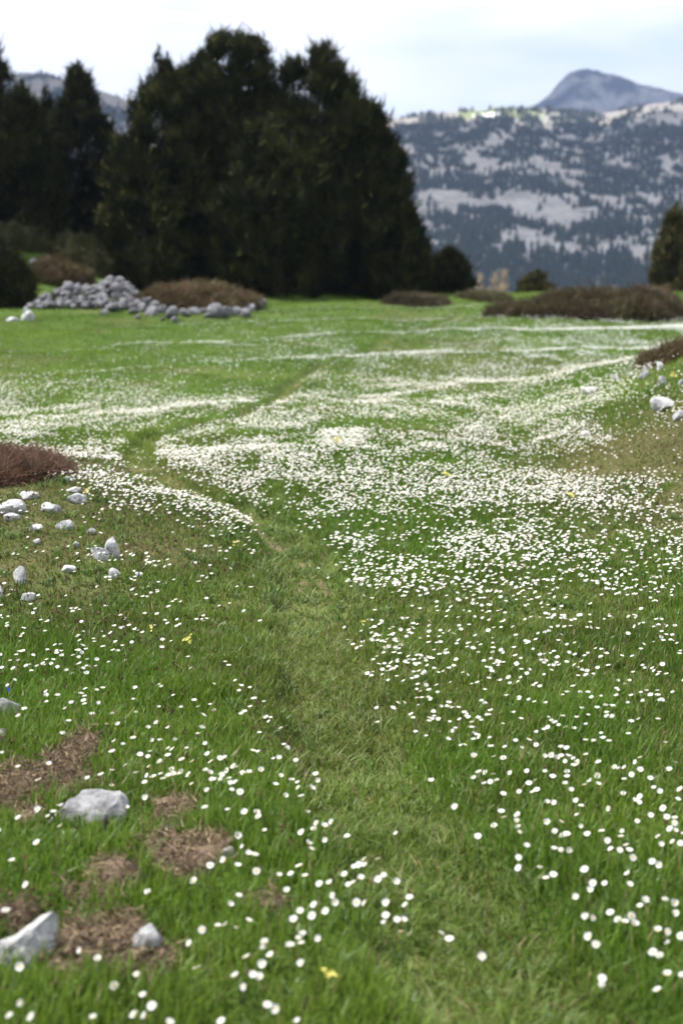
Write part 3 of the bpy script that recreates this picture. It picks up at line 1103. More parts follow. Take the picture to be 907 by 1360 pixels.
# ------------------------------------------------------------------ juniper mats
def juniper(label, u, v, half_w, hgt, depth, seed, c1, c2, n=1600, leaf=.10, lop=0., Y=None):
    rng = np.random.default_rng(seed)
    p = on_ground(u, v) if Y is None else Vector(((u - 453.5) / F_PX * Y, Y, float(base_height((u - 453.5) / F_PX * Y, Y))))
    k = p.y / F_PX
    a, hh = half_w * k, hgt * k
    b = depth
    root = empty('juniper_bush', p)
    tag(root, label, 'bush')
    x = rng.uniform(-1, 1, n * 2)
    y = rng.uniform(-1, 1, n * 2)
    rr = np.sqrt(x ** 2 + y ** 2) * (.70 + .66 * fbm(x * 3.2 + seed, y * 3.2, seed, 4))
    ok = rr < 1
    x, y, rr = x[ok], y[ok], rr[ok]
    m = len(x)
    dome = np.clip(1 - rr ** 2.6, 0, 1) ** .6 * (.42 + 1.05 * fbm(x * 5 + 9, y * 3.5, seed + 4, 4)) * (1 + lop * x)
    z = hh * dome * rng.uniform(.25, 1, m) ** .45
    gx, gy = p.x + x * a, p.y + b * .8 + y * b
    gz_ = base_height(gx, gy) - p.z
    P = np.stack([x * a, b * .8 + y * b, z + gz_], 1)
    aw = 12 * fbm(x * 2.2 + 3, y * 2.2, seed + 6, 2)
    D = unit(np.stack([x * .7 + .75 * np.cos(aw), y * .4 + .55 * np.sin(aw) - .2, rng.uniform(.1, .8, m)], 1))
    mix = np.clip(rng.normal(.45, .3, m) + 1.1 * (fbm(x * 5, y * 4, seed + 8, 3) - .5), 0, 1)
    V, F, T = sprays(P, D, leaf * rng.uniform(.6, 1.7, m), leaf * .13, 14, .45, lerp(np.broadcast_to(np.array(c1), (m, 3)), np.array(c2), mix), rng, .35)
    link('foliage', np_mesh('foliage', V, [F], M_JUNI, False, T), root)
    bm = bmesh.new()
    rd = random.Random(seed)
    for i in range(22):
        an = rd.uniform(0, 2 * pi)
        e = Vector((cos(an) * a * .8, b * .8 + sin(an) * b * .8, 0))
        g0 = float(base_height(p.x, p.y + b * .8)) - p.z
        g1 = float(base_height(p.x + e.x, p.y + e.y)) - p.z
        s = Vector((0, b * .8, g0))
        e.z = g1 + hh * .25
        mid = (s + e) / 2 + Vector((0, 0, hh * .25))
        tube_bm(bm, [s, mid, e], [hh * .05, hh * .035, hh * .015], 5)
    link('branches', bm_mesh('branches', bm, M_BARK), root)
    return root


BR, OL = (.105, .066, .040), (.085, .075, .030)
juniper('brown-green juniper mat with grey stones along its foot', 256, 414, 84, 24, 1.1, 301, BR, OL, 2600, .10)
juniper('big spreading juniper mat on the far right of the meadow', 800, 424, 140, 33, 1.3, 302, (.085, .058, .038), (.07, .066, .028), 4600, .10, .30)
juniper('small brown juniper at the top of the rocky bank', 904, 476, 34, 12, .45, 303, BR, OL, 1100, .06, .3)
juniper('reddish brown dry juniper on the near hummock, cut by the photo edge', 6, 640, 64, 5, .45, 304, (.150, .085, .058), (.10, .066, .044), 4600, .052)
juniper('thin dark juniper strip at the crest beside the pine clump', 554, 408, 42, 8, .6, 305, (.055, .045, .028), (.07, .06, .028), 900, .09, -.3)
juniper('low juniper patch on the crest right of the gap', 648, 402, 36, 6, .8, 306, (.07, .06, .032), (.08, .075, .03), 700, .08)
juniper('olive juniper mound under the pines above the stone heap', 112, 330, 38, 34, 1.0, 307, (.06, .065, .025), (.09, .085, .035), 1300, .11, 0, 33.)
juniper('dark olive juniper carpet on the slope beneath the leftmost pine', 26, 336, 52, 30, 1.0, 309, (.04, .045, .018), (.065, .065, .026), 1300, .11, 0, 33.2)
juniper('brownish juniper cushion below the olive mound', 76, 356, 44, 26, .9, 308, BR, OL, 1300, .10, 0, 30.5)


# ------------------------------------------------------------------ grass
def blades(x, y, hgt, wid, lean, col, rng, segs=2, zoff=0.):
    n = len(x)
    z = height(x, y) + zoff
    az = rng.uniform(0, 2 * pi, n)
    fa = az + pi / 2 + rng.normal(0, .5, n)
    d = np.stack([np.cos(az), np.sin(az)], 1)
    s = np.stack([np.cos(fa), np.sin(fa)], 1) * (wid * .5)[:, None]
    B = np.stack([x, y, z - .006], 1)
    reach = (hgt * lean)[:, None]
    up = hgt * np.sqrt(np.clip(1 - lean ** 2 * .8, .08, 1))
    tip = B + np.concatenate([d * reach, up[:, None]], 1)
    tip[:, 2] = np.maximum(tip[:, 2], z + .008)
    S3 = np.concatenate([s, np.zeros((n, 1))], 1)
    if segs == 2:
        mid = B + np.concatenate([d * reach * .32, (up * .62)[:, None]], 1)
        V = np.stack([B - S3, B + S3, mid - S3 * .85, mid + S3 * .85, tip], 1).reshape(-1, 3)
        o = (np.arange(n) * 5)[:, None]
        return V, o + np.array([[0, 1, 3, 2]]), o + np.array([[2, 3, 4]]), np.repeat(col, 5, 0)
    V = np.stack([B - S3, B + S3, tip], 1).reshape(-1, 3)
    o = (np.arange(n) * 3)[:, None]
    return V, None, o + np.array([[0, 1, 2]]), np.repeat(col, 3, 0)


def scatter(n, y0, y1, rng, a=.335, b=1.15):
    """uniform over the ground seen from the standpoint and a step to either side"""
    y = rng.uniform(0, 1, n * 3) * (y1 - y0) + y0
    k = rng.uniform(0, 1, n * 3) < (a * y + b) / (a * y1 + b)
    y = y[k][:n]
    x = rng.uniform(-1, 1, len(y)) * (a * y + b)
    return x, y


def grass_band(name, n, y0, y1, hs, ws, segs, seed):
    rng = np.random.default_rng(seed)
    x, y = scatter(n, y0, y1, rng)
    pm, lm, dm = path_mask(x, y), litter_mask(x, y), dry_mask(x, y)
    tuft = fbm(x * 6, y * 6, 71, 3)
    big = fbm(x * .9, y * .9, 72, 3)
    p = (.45 + 1.1 * tuft) * (1 - .80 * lm) * (1 - .2 * pm) * (1 - .8 * pm * sst(.58, .70, fbm(x * 7, y * 7, 61, 3)) * sst(4.2, 6.5, y)) * (1 + .25 * dm)
    keep = (rng.uniform(0, 1, len(x)) < p) & ~rock_mask(x, y) & ~(rock_mask(x, y, .2) & (rng.uniform(0, 1, len(x)) < .6) & (y > 4.2))
    x, y, pm, dm, tuft, big, lm = [q[keep] for q in (x, y, pm, dm, tuft, big, lm)]
    m = len(x)
    hgt = hs * rng.uniform(.45, 1.2, m) * (.55 + .9 * tuft) * (1 - .52 * pm) * (1 - .58 * dm) * (1 - .4 * lm)
    lean = np.clip(rng.beta(2, 3.2, m) + .30 * pm * rng.uniform(.2, 1, m), 0, .95)
    hgt = hgt * (1 + 1.3 * pm * lean)
    wid = ws * rng.uniform(.6, 1.3, m)
    g = lerp(np.broadcast_to(np.array([.082, .165, .014]), (m, 3)), np.array([.142, .212, .026]), np.clip(big * 1.7 - .45 + rng.normal(0, .2, m), 0, 1))
    g = lerp(g, np.array([.125, .140, .036]), np.clip(dm * .7, 0, 1))
    g = lerp(g, np.array([.160, .205, .045]), np.clip(pm * rng.uniform(.1, 1.2, m), 0, 1) * .62)
    straw = rng.uniform(0, 1, m) < (+.025 + .04 * pm + .14 * dm + .3 * lm)
    g[straw] = np.array([.30, .235, .115]) * rng.uniform(.6, 1.1, (straw.sum(), 1))
    g *= rng.uniform(.75, 1.25, (m, 1)) * (.80 + .3 * fbm(x * .35, y * .35, 73, 3))[:, None]
    V, Q, T, c = blades(x, y, hgt, wid, lean, g, rng, segs, .007 * pm)
    me = np_mesh(name, V, [f for f in (Q, T) if f is not None], M_GRASS, False, c)
    tag(link(name, me), kind='stuff')


grass_band('grass', 255000, 1.7, 5.2, .072, .0036, 2, 401)
grass_band('grass', 245000, 5.2, 10.5, .060, .0050, 2, 402)
grass_band('grass', 260000, 10.5, 24, .055, .0105, 1, 403)
grass_band('grass', 170000, 24, 44, .065, .018, 1, 404)


def weeds(name, n, y0, y1, seed, kind):
    rng = np.random.default_rng(seed)
    cx, cy_ = scatter(n, y0, y1, rng)
    pm = path_mask(cx, cy_)
    near_path = np.exp(-((path_dist(cx, cy_) - .16) / .10) ** 2)
    p = (.03 + .9 * np.maximum(pm * .8, near_path)) if kind == 'long' else .5 * np.ones(len(cx)) * (1 - .5 * pm)
    k = (rng.uniform(0, 1, len(cx)) < p * (1 - .8 * litter_mask(cx, cy_))) & ~rock_mask(cx, cy_)
    cx, cy_ = cx[k], cy_[k]
    per = 9 if kind == 'long' else 7
    x = np.repeat(cx, per) + rng.normal(0, .012, len(cx) * per)
    y = np.repeat(cy_, per) + rng.normal(0, .012, len(cx) * per)
    m = len(x)
    if kind == 'long':          # long pale blades laid over by feet
        hgt, wid, lean = rng.uniform(.045, .095, m), rng.uniform(.003, .005, m), np.clip(rng.normal(.80, .12, m), .3, .97)
        g = lerp(np.broadcast_to(np.array([.12, .20, .045]), (m, 3)), np.array([.24, .26, .10]), np.repeat(rng.uniform(0, 1, len(cx)) ** 1.6, per))
    else:                       # flat broad-leaved rosettes
        hgt, wid, lean = rng.uniform(.022, .048, m), rng.uniform(.007, .013, m), np.clip(rng.normal(.72, .15, m), .2, .95)
        g = lerp(np.broadcast_to(np.array([.070, .135, .022]), (m, 3)), np.array([.115, .165, .045]), np.repeat(rng.uniform(0, 1, len(cx)), per))
    V, Q, T, c = blades(x, y, hgt, wid, lean, g * rng.uniform(.8, 1.2, (m, 1)), rng, 2, .012)
    tag(link(name, np_mesh(name, V, [Q, T], M_GRASS, False, c)), kind='stuff')


weeds('long_grass', 2300, 1.9, 8.0, 411, 'long')
weeds('weeds', 4800, 1.9, 8.0, 412, 'rosette')


# ------------------------------------------------------------------ flowers
DENS_V = [395, 420, 440, 460, 480, 500, 520, 540, 560, 580, 600, 620, 640, 660, 680, 700, 720, 740, 760, 780, 800, 830, 860, 880, 900, 930, 945]
DENS = ["0 0 0 0 0 0 0 0 0 0 0 0 0", "0 0 0 0 0 .5 .5 .6 1 2 2.5 3 3", "0 0 0 .7 1.2 2 2 2.5 3 4 5 6 7", "0 0 .6 1.3 1.5 2.2 3 3 3.5 4 5 7 4.5", ".2 .1 .3 .8 1 2.5 5 6 6.5 7 7.5 4 3",
        ".5 .5 1 1 1.2 2 5 6 4.5 3.5 3 2.5 1.5", "6 5 5 4.5 4.5 4 3 4 4 2.5 4 6 2", "3.5 3.5 5.5 5.5 5.5 4 5.5 6.5 7 7.5 7 3 4.5", "5 5 5 4 5 5.5 8 9 9.5 8.5 6.5 6.5 6",
        "5.5 6 5 4 7.5 9 9 9 8.5 6 5 4 1", "3 5 5.5 7 8 8 8 8 7 4 1.5 1 1", "0 2 6 7 7 7 7 6.5 5 2.5 1.5 1.5 1", "0 0 6 6.5 7 7 7 6 5 5 4 3 3", ".7 .7 2.5 4 5 6 6 5.5 5 5 4.5 4 4",
        ".8 .9 1.2 1.5 3.5 5 5.5 5.5 5 5 4.5 4 4", "1 .8 .9 2.2 4 2 5 5 5 4.5 4 3.5 3.5", "1.2 1 .8 1.2 4 1 4 4.5 4.5 4 3.3 3 3", "1 1.8 1.3 1 2 0 3 3.6 3.6 3 2.6 2.4 2.4", "1.2 1.8 1.1 1 .8 0 2.4 3.2 2.6 2.2 2 2 2.2",
        ".8 1.1 .8 .8 .7 0 1.5 2.4 2 1.6 1.6 1.8 2", ".6 .8 .5 .5 .5 0 1.4 1.2 1.2 1.1 1.1 1.3 1.2", "1.6 1.8 1.2 .9 .5 0 2.8 1 1.1 1.2 1.1 1.5 1.4", "2.6 3.2 2.4 1.0 .5 0 3.2 2 1 1.2 1.1 1.4 1.1", "1.8 2.8 2.2 .9 .6 0 1.5 3 1.2 1.2 1.2 1.3 1.2",
        "1.2 1.5 1.3 .9 .5 0 .4 3 2 1.2 1.2 1.2 1.2", ".6 .8 .8 .8 .7 .4 0 2.6 2.6 1.3 1.2 1.2 1.1", ".6 .8 .8 .8 .7 .4 0 2.6 2.6 1.3 1.2 1.2 1.1"]
DG = np.array([[float(t) for t in r.split()] for r in DENS])


def flower_density(x, y):
    """flowers per square metre at a point of the meadow, looked up in a table over image coordinates"""
    u, v = sight(x, y, base_height(x, y) + .05)  # image coordinates index the density table
    fu = np.clip(u / 75., 0, 11.999)
    fv = np.interp(v, DENS_V, np.arange(len(DENS_V)))
    iu, iv = fu.astype(int), np.minimum(fv.astype(int), len(DENS_V) - 2)
    a, b = fu - iu, fv - iv
    d = (DG[iv, iu] * (1 - a) + DG[iv, iu + 1] * a) * (1 - b) + (DG[iv + 1, iu] * (1 - a) + DG[iv + 1, iu + 1] * a) * b
    return d * np.interp(v, [420, 470, 520, 580, 650, 720, 800], [90, 115, 155, 180, 205, 195, 155])


def cup(x, y, z, r, tilt_az, tilt, rot, k, cupd, rng):
    """flower as k petals cupped upwards: centre vertex + two verts per petal, twice k triangles"""
    n = len(x)
    ang = rot[:, None] + np.arange(2 * k)[None] * (pi / k)
    rad = np.where(np.arange(2 * k)[None] % 2 == 0, 1.0, .72) * r[:, None] * rng.uniform(.88, 1.1, (n, 2 * k))
    lx, ly = np.cos(ang) * rad, np.sin(ang) * rad
    lz = np.repeat((cupd * r)[:, None], 2 * k, 1) * rng.uniform(.7, 1.2, (n, 2 * k))
    Lc = np.concatenate([np.zeros((n, 1, 3)), np.stack([lx, ly, lz], -1)], 1)
    return Lc + 0., n


def tilt_pts(Lc, az, tl):
    ax = np.stack([-np.sin(az), np.cos(az), np.zeros_like(az)], 1)
    c, s = np.cos(tl)[:, None, None], np.sin(tl)[:, None, None]
    A = ax[:, None, :]
    cr = np.cross(np.broadcast_to(A, Lc.shape), Lc)
    dt = (A * Lc).sum(-1, keepdims=True)
    return Lc * c + cr * s + A * dt * (1 - c)


def flower_field(name, n, y0, y1, k, centre, stem, seed, v_max=9999):
    rng = np.random.default_rng(seed)
    x, y = scatter(n, y0, y1, rng)
    area = (.335 * (y1 ** 2 - y0 ** 2) + 2.3 * (y1 - y0))
    u, v = sight(x, y, base_height(x, y))
    clump = .18 + 1.65 * sst(.34, .68, fbm(x * 3.1, y * 1.9, 81, 4)) 
    p = flower_density(x, y) * clump * area / n * (1 - .97 * path_mask(x, y)) * (1 - litter_mask(x, y))
    keep = (rng.uniform(0, 1, len(x)) < p) & ~rock_mask(x, y) & ((v < v_max) | (np.abs(u - 453) > 500) | (rng.uniform(0, 1, len(x)) < .32))
    x, y = x[keep], y[keep]
    m = len(x)
    z = height(x, y) + rng.uniform(.040, .072, m) * np.where(y > 10, .9, 1) * (1 - .35 * dry_mask(x, y))
    r = rng.uniform(.0066, .0104, m) * np.interp(y, [4, 6, 9, 16], [.98, 1.0, .86, .86])
    az = rng.normal(SUN_AZ * .4 + pi, 1.5, m)
    az = np.arctan2(-.5 + rng.normal(0, .8, m), -.6 + rng.normal(0, .8, m))       # most heads follow the sun
    tl = np.abs(rng.normal(.34, .2, m))
    Lc, _ = cup(x, y, z, r, az, tl, rng.uniform(0, 6.28, m), k, rng.uniform(.15, .6, m), rng)
    P = tilt_pts(Lc, az, tl) + np.stack([x, y, z], 1)[:, None, :]
    V = P.reshape(-1, 3)
    o = (np.arange(m) * (2 * k + 1))[:, None, None]
    idx = np.arange(2 * k)
    tri = np.stack([np.zeros(2 * k, int), 1 + idx, 1 + (idx + 1) % (2 * k)], 1)[None] + o
    F = tri.reshape(-1, 3)
    mi = np.zeros(len(F), int)
    if centre:
        up = tilt_pts(np.tile(np.array([[[0, 0, 1.]]]), (m, 1, 1)), az, tl)[:, 0]
        cen = np.stack([x, y, z], 1) + up * (r * .42)[:, None]
        e1 = unit(np.cross(up, np.array([.3, .8, .1])))
        e2 = np.cross(up, e1)
        rc = (r * .27)[:, None]
        Q = np.stack([cen + e1 * rc, cen + e2 * rc, cen - e1 * rc, cen - e2 * rc, cen + up * rc * .7], 1)
        b0 = len(V)
        V = np.concatenate([V, Q.reshape(-1, 3)])
        q = (np.arange(m) * 5)[:, None, None] + b0
        t4 = np.array([[0, 1, 4], [1, 2, 4], [2, 3, 4], [3, 0, 4]])[None] + q
        F = np.concatenate([F, t4.reshape(-1, 3)])
        mi = np.concatenate([mi, np.ones(m * 4, int)])
    if stem:
        g = height(x, y) - .005
        w = .0012
        b0 = len(V)
        Q = np.stack([np.stack([x - w, y, g], 1), np.stack([x + w, y, g], 1), np.stack([x, y, z], 1)], 1)
        V = np.concatenate([V, Q.reshape(-1, 3)])
        F = np.concatenate([F, np.arange(m * 3).reshape(-1, 3) + b0])
        mi = np.concatenate([mi, np.full(m, 2)])
    me = np_mesh(name, V, [F], None, False, None, [M_PETAL, M_DISC, M_STEM], mi)
    tag(link(name, me), kind='stuff')
    return m


HAND_A = """175,76 192,74 228,80 225,68 265,76 247,99 300,85 125,38 124,50 125,62 227,46 275,36 362,25 358,62 364,79 425,14 433,27 465,54 485,78 426,90 419,113 450,129 520,68 530,80
563,68 574,76 545,101 541,121 574,11 630,12 645,22 669,8 640,24 645,88 670,60 680,58 655,83 707,64 720,98 713,106 725,108 752,118 695,147 768,144 760,166 185,121 168,140 217,123 316,118
468,153 530,160 307,179 357,174 337,235 300,248 408,165 428,163 500,185 550,185 402,188 462,193 375,206 397,211 450,208 428,225 487,220 515,224 557,207 565,225 590,216 602,216 732,219 747,216
792,221 398,239 366,255 388,281 394,262 411,266 430,258 437,270 452,265 460,245 463,258 475,258 486,252 506,260 513,285 556,302 550,247 562,256 567,272 575,275 590,272 594,260 608,248 625,237
633,240 613,270 630,280 620,300 643,306 650,255 668,255 698,246 753,262 845,258 852,275 797,280 798,295 835,297 738,288 764,316 806,318 391,321 290,317 302,288 340,348 104,274 132,233 50,238
6,205 103,354 162,397 101,445 32,490 70,555 655,362 688,360 692,372 708,410 638,424 651,453 665,472 683,474 637,505 687,518 748,530 778,525 816,530 801,504 769,570 855,552 884,550 890,583
898,602 807,414 840,405 850,391 869,398 889,387 824,444 834,458 871,436 600,490 563,503 520,544 396,573 640,583 617,607 666,649 803,625 788,649 836,637 841,608 872,625 542,674 583,664 602,662
508,711 710,710 798,697 806,712 852,700 660,747 725,746 703,768 807,765 528,777 632,800 653,828 695,802 716,876 739,887 217,731 262,751 55,776 305,825 383,849 367,795 408,879 360,903 390,907
252,911 455,922 593,920 797,922"""
HAND_B = """356,9 408,10 432,14 541,10 560,6 575,14 585,8 596,22 604,10 618,33 628,25 600,50 570,0 650,4 683,24 725,38 737,42 753,40 780,24 793,12 793,44 751,69 771,57 820,67 870,45 887,25 368,50
385,52 355,65 384,82 399,76 407,57 415,72 451,53 495,48 517,72 500,80 543,50 563,62 601,62 596,82 612,98 646,84 663,75 681,60 682,84 433,108 474,102 510,104 521,98 548,131 568,133 624,125 637,140
749,109 793,115 791,130 829,94 845,103 899,97 893,122 854,146 710,147 821,164 863,170 884,171 884,185 785,180 428,154 435,170 470,163 468,181 473,197 408,192 366,220 476,210 548,184 585,181 568,206
600,214 654,214 636,195 691,207 743,221 707,231 756,243 740,256 715,254 765,256 840,221 885,206 850,242 878,234 900,238 494,244 473,276 473,303 567,255 585,256 606,258 647,308 774,276 825,287 843,296
763,319 767,346 700,344 669,343 662,361 624,381 564,321 545,330 715,421 793,403 859,386 885,396 887,422 770,430 753,446 780,452 735,440 650,432 668,435 841,468 866,471 868,502 902,483 659,485 677,505
826,526 844,534 865,586 839,625 903,585 693,595 21,220 244,75 307,143 102,280 66,281 40,300 52,295 66,295 14,320 57,331 25,347 38,345 104,333 117,322 152,341 46,394 68,396 125,396 175,401 185,381
124,428 122,448 153,440 169,442 163,472 188,477 268,475 291,491 375,537"""
HAND_C = """65,265 15,312 22,345 37,357 48,368 63,362 87,360 107,356 89,378 103,387 60,340 142,382 127,398 150,408 162,396 180,337 193,300 118,420 132,415 100,412 75,440 90,437 105,430 120,438 145,432
115,452 131,449 160,424 186,436 205,440 202,465 215,432 226,442 170,497 193,492 205,488 222,480 230,500 262,478 275,480 208,512 215,537 205,545 257,515 260,535 242,543 100,527 102,556 142,538 155,540
150,540 172,562 195,594 290,562 285,575 240,592 250,597 262,600 245,605 315,565 330,585 318,600 300,620 307,630 335,598 350,603 367,597 375,610 390,585 400,570 385,555 375,554 350,625 362,635 370,645
355,645 330,665 400,680 397,663 437,688 287,665 265,640 230,659 320,663 410,445 433,445 420,455 447,486 480,478 495,480 512,505 520,505 545,555 515,548 500,550 552,595 560,600 590,592 570,607 588,545
600,546 635,522 640,480 655,540 670,480 620,465 575,440 600,440 560,463 640,437 655,425 530,425 500,405 465,435 400,440 350,500 365,498 340,478 395,495 442,530 475,540 460,585 480,590 520,630 540,632
465,660 480,670 500,655 520,660 550,630 640,577 665,556 690,545 720,565 735,522 730,545 760,565 770,535 795,535 800,560 820,545 840,525 850,545 880,527 845,550 705,582 720,598 762,655 710,672 695,668
650,648 672,650 690,645 620,625 600,680 585,687 650,614 860,665 790,590 840,485 852,458 862,485 830,472 805,470 800,460 775,465 765,490 710,450 705,435 745,440 773,427 690,433"""
HAND = [(float(a) / 2.0156, float(b) / 2.0156 + 900) for a, b in (t.split(',') for t in HAND_A.split())]
HAND += [(float(a) / 1.985 + 450, float(b) / 1.985 + 1000) for a, b in (t.split(',') for t in HAND_B.split())]
HAND_FAR = [(float(a) / 1.985 + 450, float(b) / 1.985 + 650) for a, b in (t.split(',') for t in HAND_C.split())]
HAND_FAR = [h for h in HAND_FAR if h[1] > 850 or h[0] < 560]
HAND.sort(key=lambda h: -h[1])
HAND_FAR += HAND[300:]
HAND = HAND[:300]


def petals_mesh(seed, k, R_, cupd):
    rd = random.Random(seed)
    bm = bmesh.new()
    for i in range(k):
        a = 2 * pi * i / k + rd.uniform(-.08, .08)
        ln = R_ * rd.uniform(.9, 1.08)
        w = ln * tan(pi / k) * 1.12
        cz = cupd * ln * rd.uniform(.7, 1.25)
        lift = rd.uniform(0, .0006)
        prof = [(.10, .25, 0), (.55, .80, .40), (.85, .90, .85), (1.0, .40, 1.0)]
        prev = None
        for (t, ws, hz) in prof:
            L_, R2 = [bm.verts.new((cos(a) * ln * t - sin(a) * s * w * ws, sin(a) * ln * t + cos(a) * s * w * ws, cz * hz + lift + (.0008 if s else 0))) for s in (-1, 1)]
            if prev:
                bm.faces.new((prev[0], L_, R2, prev[1]))
            prev = (L_, R2)
    for f in bm.faces:
        f.normal_update()
        if f.normal.z < 0:
            f.normal_flip()
    me = bpy.data.meshes.new('petals')
    bm.to_mesh(me)
    bm.free()
    me.materials.append(M_PETAL)
    me.polygons.foreach_set('use_smooth', np.ones(len(me.polygons), bool))
    return me


def disc_mesh(R_):
    bm = bmesh.new()
    bmesh.ops.create_uvsphere(bm, u_segments=10, v_segments=5, radius=1)
    for v in bm.verts:
        v.co = Vector((v.co.x * R_ * .38, v.co.y * R_ * .38, v.co.z * R_ * .22 + R_ * .08))
    return bm_mesh('disc', bm, M_DISC)


def stem_mesh(h, seed):
    rd = random.Random(seed)
    bm = bmesh.new()
    b = Vector((rd.uniform(-.012, .012), rd.uniform(-.012, .012), -h))
    tube_bm(bm, [b, b * .5 + Vector((rd.uniform(-.003, .003), 0, 0)), Vector((0, 0, 0))], [.0011, .001, .0009], 5)
    return bm_mesh('stem', bm, M_STEM)


PETS = [petals_mesh(500 + i, random.choice([7, 8, 9, 10]), .0140, random.choice([.15, .3, .45, .6])) for i in range(10)]
DISC = disc_mesh(.0140)
STEMS = [stem_mesh(.075, i) for i in range(5)]


def zone_label(u, v):
    """which drift of the meadow a flower stands in"""
    px = np.interp(v, [830, 900, 980, 1080, 1180, 1280, 1430], [415, 428, 455, 505, 575, 640, 735])
    if u < px:
        if 960 < v < 1060 and 150 < u < 345:
            return 'white flower in the dense drift just above the long grey slab', 'flowers above the grey slab'
        if v < 1060 and u <= 150:
            return 'white flower near the brown litter and speckled white rock', 'flowers by the speckled rock'
        if v < 1060:
            return 'white flower in the loose line along the path edge level with the slab', 'flowers level with the slab'
        if u < 290:
            return 'white flower in the grass around the near rocks and brown litter', 'flowers around the near rocks'
        if v < 1190 and u > 440:
            return 'white flower in the tight cluster at the path edge below the bend', 'flowers in the path-edge cluster'
        return ('white flower in the drift between litter and path, ' + ('level with the litter patches' if v < 1240 else 'below the litter patches')), ('flowers between litter and path, ' + ('upper' if v < 1240 else 'lower'))
    if u < px + 60:
        return 'white flower standing on the trodden path itself', 'flowers on the path'
    if v < 1110:
        row = 'upper' if v < 1010 else ('middle' if v < 1055 else 'lower')
        side = 'near the path' if u < px + 215 else 'away from the path'
        return f'white flower in the {row} drift across from the slab, {side}', f'flowers across the path, {row} part {side}'
    if v < 1190:
        return 'white flower in the thinning drift across the path, below the dense one', 'flowers in the thinning drift'
    return 'white flower in the nearest sparse grass across the path', 'flowers in the nearest grass'


def tilt_rot(rd, base=.28):
    return (rd.gauss(base, .34), rd.gauss(-.28, .34), rd.uniform(0, 6.28))


rd = random.Random(77)
for i, (u, v) in enumerate(HAND):
    p0 = on_ground(u, v + 5)
    hgt = rd.uniform(.045, .068)
    # the head is seen at (u, v): find where its foot stands
    d = ray(u, v)
    yy = np.arange(p0.y - .45, p0.y + .3, .004)
    k = np.argmax(CAM_H + d.z * yy <= base_height(d.x * yy, yy) + hgt)
    y = float(yy[k])
    x = d.x * y
    root = empty('white_flower', (x, y, CAM_H + d.z * y))
    s = rd.uniform(.46, .64)
    lab, grp = zone_label(u, v)
    tag(root, lab, 'flower', grp)
    rot = tilt_rot(rd)
    a = link('petals', rd.choice(PETS), root)
    b = link('disc', DISC, root)
    c = link('stem', rd.choice(STEMS), root)
    for q in (a, b):
        q.rotation_euler = rot
        q.rotation_mode = 'XYZ'
        q.rotation_euler = (rot[0], rot[1], 0)
        q.scale = (s, s, s)
    c.rotation_euler = (0, 0, rot[2])


# flowers of the middle distance that were read off one by one
def hand_field(name, pts, seed):
    rng = np.random.default_rng(seed)
    X, Y = [], []
    for u, v in pts:
        d = ray(u, v)
        g = base_height(d.x * _YS, _YS) + .06
        k = np.argmax(CAM_H + d.z * _YS <= g)
        X.append(d.x * _YS[k])
        Y.append(_YS[k])
    return np.array(X), np.array(Y)


_sc = scatter
hx, hy = hand_field('x', HAND_FAR, 1)


def scatter_hand(n, y0, y1, rng, a=.335, b=.55):
    return hx, hy


_fd = flower_density
scatter = scatter_hand
flower_density_keep = flower_density
flower_density = lambda x, y: np.full(len(x), 1e9)
flower_field('white_flowers', len(hx), 3, 6, 7, True, True, 600)
scatter = _sc
flower_density = flower_density_keep
flower_field('white_flowers', 80000, 2.2, 8.5, 6, True, True, 601, 915)
flower_field('white_flowers', 200000, 8.5, 14.5, 5, True, False, 602)
flower_field('white_flowers', 300000, 14.5, 30, 3, False, False, 603)


# yellow cowslip-like flowers and the blue one
def bunch_flower(u, v, mat, label, cat_name, size=.016, nb=6, group=None):
    rd2 = random.Random(int(u * 7 + v))
    size *= .68
    d = ray(u, v)
    g = base_height(d.x * _YS, _YS) + .085
    k = np.argmax(CAM_H + d.z * _YS <= g)
    y = _YS[k]
    root = empty(cat_name, (d.x * y, y, CAM_H + d.z * y))
    tag(root, label, 'flower', group)
    bm = bmesh.new()
    for i in range(nb):
        c = Vector((rd2.gauss(0, size * .55), rd2.gauss(0, size * .55), rd2.gauss(0, size * .4)))
        a0 = rd2.uniform(0, 6.28)
        n0 = Vector((rd2.gauss(0, .6), rd2.gauss(-.5, .5), 1)).normalized()
        e1 = n0.orthogonal().normalized()
        e2 = n0.cross(e1)
        cv = bm.verts.new(c - n0 * size * .3)
        ring = []
        for j in range(10):
            rr_ = size * (.55 if j % 2 == 0 else .36)
            ring.append(bm.verts.new(c + (e1 * cos(a0 + j * pi / 5) + e2 * sin(a0 + j * pi / 5)) * rr_))
        for j in range(10):
            bm.faces.new((cv, ring[j], ring[(j + 1) % 10]))
    link('blossom', bm_mesh('blossom', bm, mat), root)
    link('stem', stem_mesh(.09, int(u)), root)


bunch_flower(251, 848, M_YEL, 'pale yellow flower head alone in the grass left of the path bend', 'yellow_flower', .020, 8)
bunch_flower(202, 834, M_YEL, 'pale yellow flower beside the lone yellow head, among white flowers', 'yellow_flower', .016, 6)
bunch_flower(437, 1293, M_YEL, 'bright yellow flower in the nearest grass left of the path', 'yellow_flower', .020, 5)
bunch_flower(113, 651, M_YEL, 'small yellow flower near the hummock crest', 'yellow_flower', .018, 4)
bunch_flower(118, 649, M_YEL, 'tiny yellow flower touching the small yellow one on the crest', 'yellow_flower', .012, 3)
bunch_flower(592, 629, M_YEL, 'pale yellow flower head in the dense white drift beyond the path', 'yellow_flower', .026, 8)
bunch_flower(446, 583, M_YEL, 'pale yellow flower in the middle of the far white drift', 'yellow_flower', .028, 8)
bunch_flower(757, 657, M_YEL, 'pale yellow flower above the brownish turf near the bank', 'yellow_flower', .024, 7)
